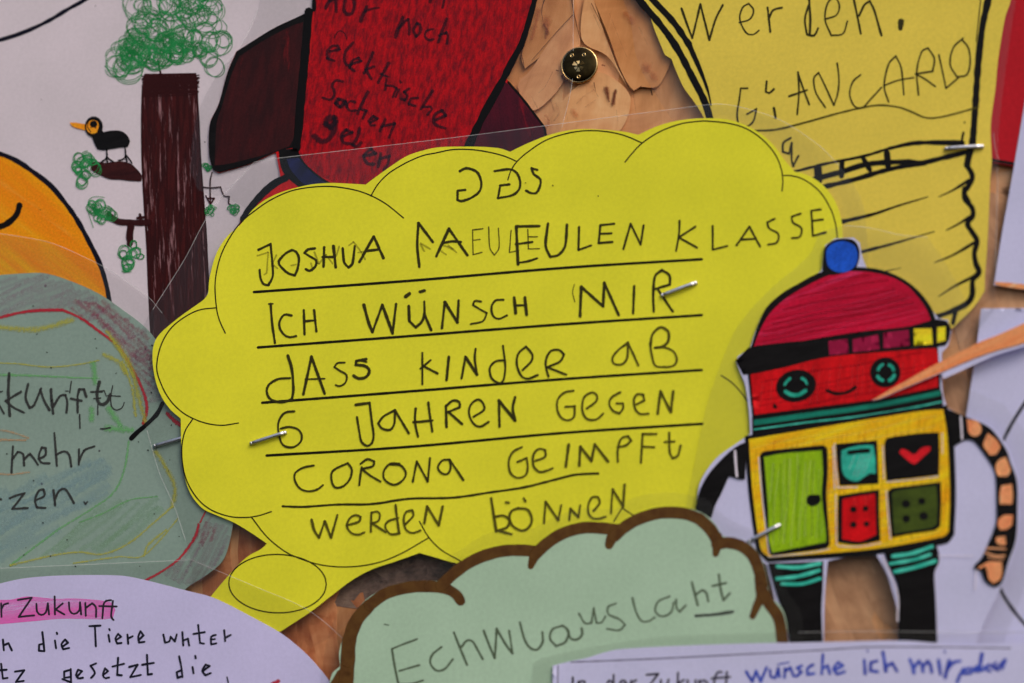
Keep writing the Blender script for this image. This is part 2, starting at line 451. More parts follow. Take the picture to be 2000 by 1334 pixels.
def inside(poly, X, Y):
    poly = np.asarray(poly); x1, y1 = poly[:, 0], poly[:, 1]; x2, y2 = np.roll(x1, -1), np.roll(y1, -1)
    X = np.asarray(X)[:, None]; Y = np.asarray(Y)[:, None]
    c = ((y1 > Y) != (y2 > Y)) & (X < (x2-x1)*(Y-y1)/(y2-y1+1e-12)+x1)
    return c.sum(1) % 2 == 1
def min_edge_dist(poly, X, Y):
    poly = np.asarray(poly); a = poly; b = np.roll(poly, -1, axis=0)
    d = b-a; L2 = (d**2).sum(1)+1e-9
    px = np.stack([X, Y], 1)[:, None, :]
    t = np.clip(((px-a)*d).sum(2)/L2, 0, 1)
    pr = a+t[..., None]*d
    return np.sqrt(((px-pr)**2).sum(2)).min(1)

def sheet(name, outline, h, mat, parent, rim=0.22, grid=22, lift=None, holes=(), raw=False, corner=50, step=6.0):
    """flat piece with the given outline, h mm above the board, following the board's slight waviness"""
    ol = outline if raw else smooth_closed(outline, corner, step)
    loops = [ol]+[list(hh) for hh in holes]
    V = []; E = []
    for lp in loops:
        s = len(V); V += lp; E += [(s+i, s+(i+1) % len(lp)) for i in range(len(lp))]
    A = np.array(ol); x0, y0 = A.min(0); x1, y1 = A.max(0)
    gx, gy = np.meshgrid(np.arange(x0+grid/2, x1, grid), np.arange(y0+grid/2, y1, grid))
    gx, gy = gx.ravel(), gy.ravel()
    gx = gx+np.where((np.arange(len(gx)) % 2) == 0, 0.31, -0.27)
    if len(gx):
        k = inside(ol, gx, gy)
        for hh in holes: k &= ~inside(hh, gx, gy)
        gx, gy = gx[k], gy[k]
    if len(gx):
        k = np.ones(len(gx), bool)
        for lp in loops: k &= min_edge_dist(lp, gx, gy) > grid*0.35
        gx, gy = gx[k], gy[k]
    V = V+list(zip(gx.tolist(), gy.tolist()))
    r = delaunay_2d_cdt([Vector(v) for v in V], E, [], 0, 1e-4)
    vs, fs = r[0], r[2]
    cx = np.array([[sum(vs[i][0] for i in f)/3, sum(vs[i][1] for i in f)/3] for f in fs])
    k = inside(ol, cx[:, 0], cx[:, 1])
    for hh in holes: k &= ~inside(hh, cx[:, 0], cx[:, 1])
    faces = [tuple(f) for f, kk in zip(fs, k) if kk]
    lf = lift or (lambda x, y: 0.0)
    verts = [P(v[0], v[1], h+lf(v[0], v[1])) for v in vs]
    # make every face look out of the board
    ff = []
    for f in faces:
        n = (verts[f[1]]-verts[f[0]]).cross(verts[f[2]]-verts[f[0]])
        ff.append(f if n.y < 0 else f[::-1])
    if rim > 0:
        cnt = {}
        for f in ff:
            for a, b in zip(f, f[1:]+f[:1]):
                cnt[(a, b)] = 1
        be = [(a, b) for (a, b) in cnt if (b, a) not in cnt]
        mp = {}
        for a, b in be:
            for v in (a, b):
                if v not in mp:
                    mp[v] = len(verts); verts.append(verts[v].copy()); verts.append(verts[v]+Vector((0, rim*MM, 0)))
        nf = len(ff)
        ff += [(mp[b], mp[a], mp[a]+1, mp[b]+1) for a, b in be]
    o = link(name, verts, ff, mat, parent)
    if rim > 0:
        for i, p in enumerate(o.data.polygons):
            if i >= nf: p.use_smooth = False
    return o

class Layer:
    """keeps successive marks on one sheet a hair above each other"""
    def __init__(s, h, lift=None): s.h = h; s.k = 0; s.lift = lift
    def next(s, n=1): s.k += n; return s.h + 0.024 + 0.0006*s.k
def patch(name, outline, lay, mat, parent, corner=50, step=5.0, grid=14):
    return sheet(name, outline, lay.next(9), mat, parent, rim=0, grid=grid, lift=lay.lift, corner=corner, step=step)

def strokes(name, data, lay, mat, parent, width=5.5, step=4.0, corner=72, jit=0.12, cap=True):
    """drawn lines as one mesh; data = [(width or None, points)]"""
    verts = []; faces = []; uvs = []
    lf = lay.lift or (lambda x, y: 0.0)
    for wd, p in data:
        if wd is None: wa = wb = width
        elif len(wd) == 1: wa = wb = wd[0]
        else: wa, wb = wd
        total = sum(math.dist(a, b) for a, b in zip(p, p[1:])) or 1
        run = 0.0
        for seg in smooth_open(p, corner, step):
            h = lay.next()
            n = len(seg)
            if n < 2: continue
            base = len(verts)
            ph = random.random()*100
            ws = []
            for i, (x, y) in enumerate(seg):
                if i: run += math.dist(seg[i-1], seg[i])
                a = seg[max(0, i-1)]; b = seg[min(n-1, i+1)]
                tx, ty = b[0]-a[0], b[1]-a[1]; L = math.hypot(tx, ty) or 1
                nx, ny = -ty/L, tx/L
                f = min(1, run/total)
                hw = 0.5*(wa+(wb-wa)*f)*(1+jit*2*(mnoise.noise(Vector((ph+run/14.0, 0.3, 0.7)))))
                ws.append((hw, tx/L, ty/L, nx, ny))
                hh = h+lf(x, y)+0.0003*(i/n)
                verts.extend([P(x+nx*hw, y+ny*hw, hh), P(x, y, hh), P(x-nx*hw, y-ny*hw, hh)])
                uvs.extend([1, 0, 1])
                if i:
                    q_ = base+3*i
                    faces.extend([(q_-3, q_, q_+1, q_-2), (q_-2, q_+1, q_+2, q_-1)])
            if cap:
                for e, sg in ((0, -1), (n-1, 1)):
                    hw, tx, ty, nx, ny = ws[e]; x, y = seg[e]
                    hh = h+lf(x, y)+(0.0004 if e else 0)
                    c = base+3*e+1; prev = base+3*e
                    for t in (0.25, 0.5, 0.75, 1.0):
                        if t == 1.0: cur = base+3*e+2
                        else:
                            an = math.pi*t
                            dx = nx*math.cos(an)+sg*tx*math.sin(an); dy = ny*math.cos(an)+sg*ty*math.sin(an)
                            cur = len(verts); verts.append(P(x+dx*hw, y+dy*hw, hh)); uvs.append(1)
                        faces.append((c, prev, cur) if sg > 0 else (c, cur, prev))
                        prev = cur
    o = link(name, verts, faces, mat, parent, uvs)
    return o

def draw(name, s, lay, mat, parent, crop=((0, 0), 1.0), width=5.5, **kw):
    return strokes(name, parse(s, *crop), lay, mat, parent, width, **kw)
def ellipse(cx, cy, rx, ry, n=14, rot=0):
    r = math.radians(rot)
    return [(cx+rx*math.cos(a)*math.cos(r)-ry*math.sin(a)*math.sin(r), cy+rx*math.cos(a)*math.sin(r)+ry*math.sin(a)*math.cos(r)) for a in [2*math.pi*i/n for i in range(n)]]

def film(outer, inner, h, parent, edges=(), lift=None, ew=1.6):
    """clear laminate that stands out beyond the paper, with glints along its cut edge"""
    ol = smooth_closed(outer, 28, 10)
    f = sheet('film_margin', ol, h, M['film'], parent, rim=0.10, grid=40, lift=lift, holes=[inner], raw=True)
    if edges:
        lay = Layer(h+0.0, lift)
        for e in edges: strokes('film_edge', [(None, e)], lay, M['edge'], f, ew, step=8, corner=100)
    return f

def scribble(name, region, lay, mat, parent, r=(9, 17), n=40, loops=3, width=2.0, seed=1):
    """looping pen scribble that fills a region"""
    rnd = random.Random(seed)
    A = np.array(region); x0, y0 = A.min(0); x1, y1 = A.max(0)
    data = []
    def ok(x, y): return bool(inside(region, [x], [y])[0])
    for _ in range(n):
        for _t in range(60):
            x, y = rnd.uniform(x0, x1), rnd.uniform(y0, y1)
            rr = rnd.uniform(*r)
            if all(ok(x+rr*0.75*math.cos(a), y+rr*0.75*math.sin(a)) for a in (0, 1.57, 3.14, 4.71)): break
        else: continue
        p = []; a0 = rnd.uniform(0, 6.28); dx, dy = rnd.uniform(-1, 1), rnd.uniform(-1, 1)
        ecc = rnd.uniform(0.7, 1.25); K = 11
        nl = loops*rnd.uniform(0.7, 1.3)
        for i in range(int(K*nl)):
            a = a0+2*math.pi*i/K
            xx, yy = x+dx*i*0.35*rr/12, y+dy*i*0.35*rr/12
            q2 = (xx+rr*math.cos(a)*(1+0.1*math.sin(i)), yy+rr*ecc*math.sin(a))
            if False:
                cx, cy = A.mean(0); q2 = (q2[0]+(cx-q2[0])*0.08, q2[1]+(cy-q2[1])*0.08)
            p.append(q2)
        if len(p) > 3: data.append((None, p))
    return strokes(name, data, lay, mat, parent, width, step=3.0, corner=170)

def hatch(name, region, lay, mat, parent, ang, spacing, width, seed=1, wob=3.0):
    """region coloured with side-by-side crayon strokes"""
    rnd = random.Random(seed); A = np.array(smooth_closed(region)); c = A.mean(0)
    a = math.radians(ang); ux, uy = math.cos(a), -math.sin(a); vx, vy = -uy, ux
    pr = (A-c) @ np.array([vx, vy]); pu = (A-c) @ np.array([ux, uy])
    data = []; v = pr.min()
    while v < pr.max():
        us = np.arange(pu.min(), pu.max(), 5.0)
        X = c[0]+ux*us+vx*v; Y = c[1]+uy*us+vy*v
        k = inside(A, X, Y)
        run = []
        for i in range(len(us)+1):
            if i < len(us) and k[i]: run.append((X[i], Y[i]))
            else:
                if len(run) > 4:
                    e0 = rnd.randint(0, 2); rr = run[e0:len(run)-rnd.randint(0, 2)][::3]
                    if len(rr) > 2:
                        ph = rnd.uniform(0, 9); q = []
                        for j, (x, y) in enumerate(rr):
                            o_ = wob*math.sin(ph+j*0.5)
                            q.append((x+vx*o_, y+vy*o_))
                        data.append(((width*rnd.uniform(0.6, 1.3),), q))
                run = []
        v += spacing*rnd.uniform(0.6, 1.5)
    return strokes(name, data, lay, mat, parent, width, step=8, corner=170, cap=False)
def inset(poly, d):
    A = np.array(poly); n = len(A)
    t = np.roll(A, -1, 0)-np.roll(A, 1, 0); L = np.hypot(t[:, 0], t[:, 1])[:, None]+1e-9; t = t/L
    nrm = np.stack([-t[:, 1], t[:, 0]], 1)
    area = 0.5*np.sum(A[:, 0]*np.roll(A[:, 1], -1)-np.roll(A[:, 0], -1)*A[:, 1])
    return [tuple(v) for v in A+nrm*d*(1 if area > 0 else -1)]

# crops of the drawing used while tracing: (offset, scale)
K_TL = ((0, 0), 2.9644); K_RO = ((380, 0), 2.964); K_TK = ((850, 0), 2.9636); K_BU = ((1300, 0), 2.857)
K_TE = ((0, 400), 2.668); K_Y1 = ((280, 280), 2.565); K_BL = ((0, 850), 2.7556); K_YB = ((350, 800), 2.498)
K_MI = ((780, 850), 2.7556); K_ML = ((1250, 850), 2.755); K_RL = ((1550, 850), 2.7556); K_RU = ((1350, 400), 2.668)
Z = 4.4475
K_A = ((480, 300), Z); K_B = ((800, 300), Z); K_C = ((1200, 300), 3.558); K_D = ((480, 560), Z); K_E = ((800, 540), Z)
K_F = ((1100, 500), Z); K_G = ((480, 780), Z); K_H = ((800, 780), Z); K_I = ((1050, 760), Z)
K_RT = ((600, 0), Z); K_TT = ((0, 700), Z); K_BR = ((1700, 350), 2.964); K_BB = ((1600, 1134), 5.0)
K_BC = ((1050, 1200), 5.0); K_MB = ((500, 1050), 4.6975)
PX = ((0, 0), 1.0)

# ================================================================== the board
def build_board():
    x0, y0, x1, y1 = -170, -150, 2170, 1490
    root = bpy.data.objects.new('strand_board', None); C.objects.link(root)
    root.location = P(1000, 667, 0); tag(root, 'wooden strand board behind all the pinned papers, showing between them', 'board')
    c = [P(x0, y0), P(x1, y0), P(x1, y1), P(x0, y1)]
    for v in c: v.y = 0.0004
    b = [v+Vector((0, 0.018, 0)) for v in c]
    link('board_core', c+b, [(0, 3, 2, 1), (4, 5, 6, 7), (0, 1, 5, 4), (1, 2, 6, 5), (2, 3, 7, 6), (3, 0, 4, 7)], M['wood_base'], root, smooth=False)
    org = root.location.copy()
    rnd = random.Random(11)
    # a dozen flake shapes shared by all strands
    shapes = []
    for k in range(14):
        L = rnd.uniform(26, 58)*MM; W = rnd.uniform(6, 13)*MM; th = 0.05*MM
        top = []
        nseg = 7
        for i in range(nseg+1):
            x = -L/2+L*i/nseg; e = min(1, 2.6*min(i, nseg-i)/nseg+0.35)
            top.append((x+rnd.uniform(-1, 1)*L*0.02, W/2*e*rnd.uniform(0.82, 1.05)))
        bot = [(x+rnd.uniform(-1, 1)*L*0.02, -y*rnd.uniform(0.85, 1.1)) for x, y in reversed(top)]
        ring = top+bot
        n = len(ring)
        bend = rnd.uniform(-0.25, 0.25)*MM
        vv = [(x, -th+bend*0.4*(x/L*2)**2, z) for x, z in ring]
        vv += [(x, 0.25*MM, z) for x, z in ring]
        ctr = len(vv); vv.append((0, -th*1.0, 0))
        ff = []
        for i in range(n):
            j = (i+1) % n
            ff.append((ctr, j, i)); ff.append((i, j, n+j, n+i))
        me = bpy.data.meshes.new('wood_strand'); me.from_pydata(vv, [], ff); me.update()
        bm = bmesh.new(); bm.from_mesh(me); bmesh.ops.recalc_face_normals(bm, faces=bm.faces)
        bm.to_mesh(me); bm.free()
        shapes.append(me)
    zones = [((960, -60, 1400, 290), 9, 92, 8, None), ((420, 1010, 700, 1360), 14, 84, 14, M['wood_red']),
             ((690, 1090, 920, 1160), 7, 5, 12, M['wood_grey']),
             ((1590, 1080, 1770, 1290), 7, 105, 9, M['wood_brown']), ((1850, 290, 2010, 900), 12, 94, 7, M['wood_brown']),
             ((960, -40, 1060, 200), 2, 78, 6, WOODS[1])]
    k = 0
    for (ax, ay, bx, by), n, ang, dev, mat in zones:
        for i in range(n):
            me = rnd.choice(shapes)
            m2 = me.copy() if True else me
            mm = mat or rnd.choice(WOODS)
            key = me.name+mm.name
            if key in bpy.data.meshes: m2 = bpy.data.meshes[key]
            else:
                m2 = me.copy(); m2.name = key; m2.materials.clear(); m2.materials.append(mm)
            o = bpy.data.objects.new('wood_strand', m2); C.objects.link(o); o.parent = root
            p = P(rnd.uniform(ax, bx), rnd.uniform(ay, by)); p.y = 0.0004-(k*0.0030)*MM
            o.location = p-org
            o.rotation_euler = (0, -math.radians(ang+rnd.gauss(0, dev)), 0)
            k += 1
    # strands traced round the pin
    for i, (s, mt) in enumerate([
        ("900,-40 1000,200 1060,370 1110,480 1150,530 1190,505 1290,500 1370,345 1330,320 1250,130 1150,-40", WOODS[1]),
        ("590,-30 560,110 500,330 520,400 640,300 720,180 800,90 790,-30", WOODS[1]),
        ("805,80 700,190 560,400 480,500 560,640 680,560 760,440 840,255", WOODS[2]),
        ("870,-30 850,230 1000,330 1110,500 1000,250 905,-30", WOODS[0]),
        ("840,490 760,560 660,700 660,790 900,760 1060,770 1130,560 960,420", WOODS[0]),
    ]):
        o = sheet('wood_strand', pts(s, K_TK), 0.24+0.03*i, mt, root, rim=0.05, grid=60, corner=100, step=8)
        # let the grain follow the strand
        me = o.data
        ang = math.radians((76, 80, 66, 80, 86)[i])
        c0 = sum((v.co for v in me.vertices), Vector())/len(me.vertices)
        Rm = Matrix.Rotation(ang, 3, 'Y')
        for v in me.vertices: v.co = Rm @ (v.co-c0)
        o.location = c0; o.rotation_euler = (0, -ang, 0)
    # dark bark bits and stains rubbed into the strands
    lay = Layer(0.72)
    M['bark_soft'] = ink('dark_bark_bit', col(80, 34, 24), 0.85, 1.1, 0.25, 900)
    M['stain'] = ink('brown_wood_stain', col(140, 72, 40), 0.5, 0.9, 0.3, 700)
    M['vein'] = ink('thin_wood_vein', col(136, 90, 60), 0.24, 1.1, 0.5, 900)
    for s_ in ("w9-12|630,145 645,170 650,195", "w12-5|992,512 1000,545 1008,590", "w8-11|1045,525 1038,560 1030,600", "w6|968,378 982,382", "w5|702,408 712,412", "w6-4|735,440 745,462"):
        strokes('bark_fleck', parse(s_, *K_TK), lay, M['bark_soft'], root, jit=0.5)
    for s_ in ("w28-22|1225,395 1255,430 1280,455", "w20-8|645,120 652,170 640,225", "w16|1100,80 1140,120", "w14|800,640 815,670", "w12-5|640,670 660,700 655,730", "w18-6|600,60 580,150 560,230"):
        strokes('stain', parse(s_, *K_TK), lay, M['stain'], root, jit=0.5)
    strokes('vein', parse("w4-2|820,600 860,560 920,520 945,560; w3|870,620 930,580; w3|700,600 720,650 690,700; w3-1|1050,640 1060,720; w3-1|1150,560 1165,660; w3-1|1250,500 1290,560; w3-1|780,560 760,640 770,700; w3|560,560 600,640; w3-1|920,90 960,180; w3-1|1010,80 1060,210 1110,330; w3-1|1180,160 1230,260; w3|520,240 560,160; w3-1|680,420 640,500 600,540", *K_TK), lay, M['vein'], root, jit=0.4)
    for (a, b) in (("790,-20 800,60 828,180 845,240", (4, 2)), ("640,-20 618,60 640,130", (3, 2)), ("500,330 515,360 518,390", (3, 1))):
        pass
    lay = Layer(0.75)
    M['crack'] = ink('wood_crack', col(70, 40, 26), 0.8, 2.5, 0.4)
    strokes('crack', parse("w4-2|790,-20 800,60 828,180 845,240; w3-1|640,-20 618,60 625,130; w2.5-1|500,320 512,360 518,400; w2-2|905,20 990,200 1050,370 1110,480 1150,530 1195,500; w2-1|920,480 930,530; w2-1|800,85 720,170 640,260 560,350", *K_TK), lay, M['crack'], root)
    M['splinter'] = metal('old_staple_stub', (0.4, 0.36, 0.34, 1), 0.4)
    return root
board = build_board()

# ================================================================== sheet with the drawn tree
def tree_sheet():
    h = 1.1
    t = thing('drawing_sheet', 'white sheet with a felt-pen tree, a black bird and an orange sun', 'drawing', 280, 300, h)
    ol = pts("-140,-120 700,-120 700,420 470,700 470,800 -140,800")
    sheet('paper', ol, h, M['white'], t, corner=10, grid=30)
    L = Layer(h)
    sun = pts("-140,300 -60,292 0,303 34,315 67,337 101,364 128,396 152,430 176,474 198,520 213,576 218,640 205,740 -140,740")
    patch('sun', sun, L, M['orange'], t)
    draw('sun_outline', "-140,292 -60,288 0,301 34,315 67,337 101,364 128,396 152,430 176,474 198,520 213,576 218,640", L, M['marker_navy'], t, width=10)
    draw('smile', "w13|40,402 34,420 18,436 0,444 -20,446", L, M['marker'], t)
    draw('curved_line', "-60,245 0,235 100,205 200,165 300,115 400,55 500,0 560,-45", L, M['marker_navy'], t, K_TL, 8)
    # trunk
    tr = pts("840,430 990,428 1140,425 1142,500 1160,700 1165,900 1170,1050 1190,1200 1190,1334", K_TL)+pts("1075,130 1090,330 1085,460 960,700 820,760 790,690 780,580 775,400 770,150", K_TE)+pts("860,1334 840,1200 825,1000 820,750 825,520", K_TL)
    patch('trunk', tr, L, M['bark'], t)
    rnd = random.Random(5); d = []
    for i in range(70):
        x = rnd.uniform(281, 392); y = rnd.uniform(160, 640); l = rnd.uniform(40, 130)
        sh = (y-150)*0.022*(1 if x > 330 else 0.25)
        x2 = x+sh
        lim = 279+(y-150)*0.022; rim_ = 385+(y-150)*0.045
        if x2 < lim+3 or x2 > rim_-3: continue
        d.append(((rnd.uniform(1.8, 3.2),), [(x2, y), (x2+rnd.uniform(-1, 2), y+l/2), (x2+rnd.uniform(-1, 4), min(655, y+l))]))
    for k in range(3):
        d.append(((2.6,), [(280+k, 175), (278+k, 250), (280+k, 340), (284+k, 420), (288+k, 480), (291+k, 560), (296+k, 655)]))
        d.append(((2.6,), [(385-k, 150), (390-k, 240), (394-k, 320), (400-k, 400), (405-k, 470), (408-k, 560)]))
    for k in range(22):
        y = 147+k*1.9
        d.append(((2.4,), [(282+rnd.uniform(-4, 3), y+3), (330, y+rnd.uniform(-1, 1)), (386+rnd.uniform(-3, 5), y-1+rnd.uniform(-2, 2))]))
    strokes('trunk_hatching', d, L, M['brown_pen'], t, 2.4, step=10)
    draw('twig', "w4|918,350 925,390 935,430", L, M['brown_pen'], t, K_TL)
    crown = pts("620,340 660,240 730,190 735,100 780,10 840,-80 1250,-80 1290,60 1310,160 1385,240 1360,330 1310,410 1290,470 1200,440 1140,415 1000,400 850,420 830,475 700,475 630,425", K_TL)
    scribble('crown', crown, L, M['green_pen'], t, (14, 28), 70, 2.4, 1.6, 3)
    scribble('crown', pts("740,210 1100,190 1250,230 1200,360 1000,390 850,400 740,440 700,330", K_TL), L, M['green_pen'], t, (10, 18), 20, 2.6, 1.5, 4)
    # branches
    b = patch('branch', pts("528,950 560,938 610,945 700,937 760,950 800,985 826,1020 822,1052 760,1050 700,1043 640,1040 580,1015 535,990", K_TL), L, M['bark2'], t)
    scribble('leaf_scribble', ellipse(489/2.9644, 980/2.9644, 24, 40), L, M['green_pen'], t, (7, 13), 12, 3, 1.8, 6)
    draw('branch', "w13|865,1290 800,1292 740,1290 690,1285 650,1262 635,1245; w13|760,1300 755,1340 752,1385; w7|815,1245 825,1300; w5|800,1265 840,1260", L, M['brown_pen'], t, K_TL)
    draw('branch', "w12|690,110 685,160 680,205", L, M['brown_pen'], t, K_TE)
    scribble('leaf_scribble', ellipse(602/2.9644, 1215/2.9644, 29, 27), L, M['green_pen'], t, (7, 13), 11, 3, 1.8, 7)
    draw('leaf_scribble', "w1.5|545,1320 515,1220 520,1160 560,1140 610,1145", L, M['green_pen'], t, K_TL)
    scribble('leaf_scribble', ellipse(690/2.668, 400+270/2.668, 24, 29), L, M['green_pen'], t, (6, 12), 9, 3, 1.8, 8)
    draw('branch', "1175,1085 1225,1090 1280,1085 1300,1135 1330,1140 1328,1180 1345,1195; 1232,1000 1222,1040 1220,1080 1222,1190; 1195,1135 1222,1185 1245,1150 1205,1150", L, M['brown_pen'], t, K_TL, 3.2)
    for (cx, cy, rx, ry, sd) in ((1225, 1222, 12, 12, 11), (1362, 1215, 14, 12, 12), (1210, 968, 8, 11, 13)):
        scribble('leaf_scribble', ellipse(cx/2.9644, cy/2.9644, rx, ry), L, M['green_pen'], t, (3, 6), 10, 2, 1.6, sd)
    # bird
    patch('bird_beak', pts("408,713 440,712 498,722 500,758 440,742 420,732", K_TL), L, M['beak'], t)
    body = patch('bird_body', pts("535,790 585,745 605,768 640,760 700,760 738,782 758,820 745,852 700,857 640,866 600,872 568,866 550,830", K_TL), L, M['black_fill'], t)
    patch('bird_head', ellipse(548/2.9644, 737/2.9644, 18, 20.5), L, M['black_fill'], t)
    patch('bird_face', ellipse(543/2.9644, 738/2.9644, 13, 13.5), L, M['beak'], t)
    patch('bird_eye', ellipse(547/2.9644, 722/2.9644, 7.5, 7), L, M['black_fill'], t)
    draw('bird_eye', "w2.2|518,705 512,735 530,768; w2.2|575,705 580,735 570,765; w2|530,742 547,735 560,745", L, M['marker'], t, K_TL)
    draw('bird_legs', "622,865 622,915 590,942; 622,910 640,925 662,940; 622,915 628,945; 728,850 732,905 715,925 690,932; 734,900 755,925 768,948; 733,910 740,940", L, M['marker'], t, K_TL, 3)
    draw('speck', "w2|1188,824 1192,826; w1.5|243,578 245,580; w1.5|556,36 558,38; w1.5|238,1216 240,1218", L, M['marker'], t, K_TL)
tree_sheet()

# ================================================================== red rocket cut-out
def rocket():
    h = 1.6
    t = thing('rocket_cutout', 'dark red rocket cut-out with black edges, brown side fins and slanting handwriting', 'cutout', 780, 180, h)
    left = pts("685,-90 680,58 600,98 450,168 240,296 188,420 138,600 86,720 82,900 108,992 145,1010 330,955 470,890 476,930 495,1030 470,1042 380,1125 270,1260 250,1330", K_RO)
    right = pts("190,980 440,900 600,815 650,790 645,735 560,635 480,525 415,450 500,270 560,100 600,-90", K_TK)
    ol = left+right
    sheet('paper', inset(smooth_closed(ol, 28, 6), 2.0), h, M['bright_red'], t, raw=True)
    L = Layer(h)
    outer = smooth_closed(ol, 28, 6)
    body = pts("705,-90 700,0 690,200 662,400 640,600 618,800 612,900 650,955 720,1015 800,1055 900,1200", K_RO)+pts("170,900 220,790 300,640 395,450 450,330 505,180 560,0 580,-90", K_TK)
    patch('rocket_body', body, L, M['rocket_red'], t, corner=40)
    patch('rocket_fin_edge', pts("686,58 600,100 450,172 246,300 194,422 144,602 92,722 88,900 112,988 148,1002 330,948 480,880 610,850 650,500", K_RO), L, M['black_fill'], t, corner=28)
    patch('rocket_fin', pts("632,130 560,155 400,240 262,330 212,450 162,620 132,720 120,960 200,950 400,900 550,850 575,800 590,600 615,350", K_RO), L, M['rocket_fin'], t, corner=28)
    draw('body_edge', "w8|696,-60 694,60; w17|664,70 655,200 642,330 628,480 614,640 602,780 592,860", L, M['marker'], t, K_RO)
    patch('rocket_fin', pts("400,470 480,540 560,650 638,745 648,790 560,850 440,900 180,900 300,650", K_TK), L, M['rocket_fin2'], t, corner=28)
    draw('body_edge', "w11-12|588,-60 572,20 530,170 500,260; w13-17|500,260 440,370 395,460 340,560 290,650 240,750 190,860", L, M['marker'], t, K_TK)
    draw('fin_edge', "w5|425,478 500,565 570,655 632,740 642,780", L, M['marker'], t, K_TK)
    patch('rocket_nozzle', pts("490,870 600,860 615,905 650,955 740,1030 880,1110 700,1150 600,1080 530,1020 500,960", K_RO), L, M['black_fill'], t, corner=40)
    patch('nozzle_band', pts("535,922 605,915 650,970 720,1030 790,1075 660,1085 620,1055 560,985", K_RO), L, M['navy'], t, corner=40)
    draw('flame_edge', "w15|285,1270 330,1200 400,1120 470,1062 530,1032", L, M['marker'], t, K_RO)
    # handwriting
    W = lambda s, w=7, k=K_RT: draw('handwritten_word', s, L, M['rocket_ink'], t, k, w)
    W("w9|165,70 215,-30; w8|200,15 245,-20 255,60 258,105; w9|335,10 322,80 345,125 390,120 412,60 408,-10; w11-8|468,185 490,130 520,60; w8-4|505,105 560,80 630,70")
    W("w9|1068,20 1092,-25")
    W("w6|1178,70 1198,-20")
    W("w11-9|770,322 800,240 832,155; w6-9|800,250 850,190 880,170 890,230 888,300; w8|960,205 925,265 950,318 985,280 985,220 955,205; w6|1095,255 1040,270 1025,320 1060,352 1100,342; w8|1215,165 1175,270 1140,370; w7|1150,310 1210,285 1225,310 1215,382")
    W("w7|200,450 285,432 270,402 220,405 180,450 178,510 240,532; w3|240,330 260,290 290,270 330,295 345,340; w8|402,375 345,440 325,510 345,565 385,568; w7|390,555 470,535 450,505 395,530 372,590 412,618; w8|575,460 530,560 498,640; w7|585,580 510,605 560,690; w8|712,550 660,640 620,720; w6|640,645 700,668; w6|690,690 680,785; w6|690,745 745,750 780,770 745,845; w6|800,780 790,800 772,845; w6|810,708 815,718; w7|885,772 845,800 872,838 850,872 818,860; w7|965,852 905,860 885,905 940,922; w8|1092,792 1040,870 990,950; w7|1010,930 1075,930 1085,950 1048,1000; w8|1118,1045 1205,1005 1175,962 1120,990 1098,1040 1120,1088 1200,1116")
    W("w7|310,712 260,700 222,740 242,820 205,868 138,850; w9|335,880 275,862 250,900 290,932 332,890 345,930; w6|420,890 380,880 350,912 370,962 432,962; w8|532,800 480,900 440,990; w7|470,950 515,965 485,1030; w7|555,1062 612,1032 580,1012 540,1050 560,1092 592,1090; w8|682,1040 635,1142; w7|650,1100 765,1075 740,1130 715,1195")
    W("w15|240,1025 185,1030 165,1080 205,1110 245,1060 245,1030; w13|248,1060 235,1140 185,1215 120,1228 65,1185; w8|310,1190 392,1152 340,1130 298,1180 320,1240 380,1250; w9|458,1120 440,1190 400,1260 440,1275 470,1240")
    W("w9|985,905 1050,890 1022,862 982,905 1005,950 1040,950; w8|1065,965 1080,890; w8|1075,920 1130,905 1120,950 1098,985", k=K_RO)
    film(pts("520,-120 505,20 470,95 430,140 385,230 372,330 388,372 470,400 560,460 900,480 1060,330 1095,255 1117,165 1120,0 1122,-120"), outer, h-0.05, t,
         [pts("1121,-60 1120,60 1118,160 1098,250"), pts("505,20 470,95 440,128")])
    return t
rocket()

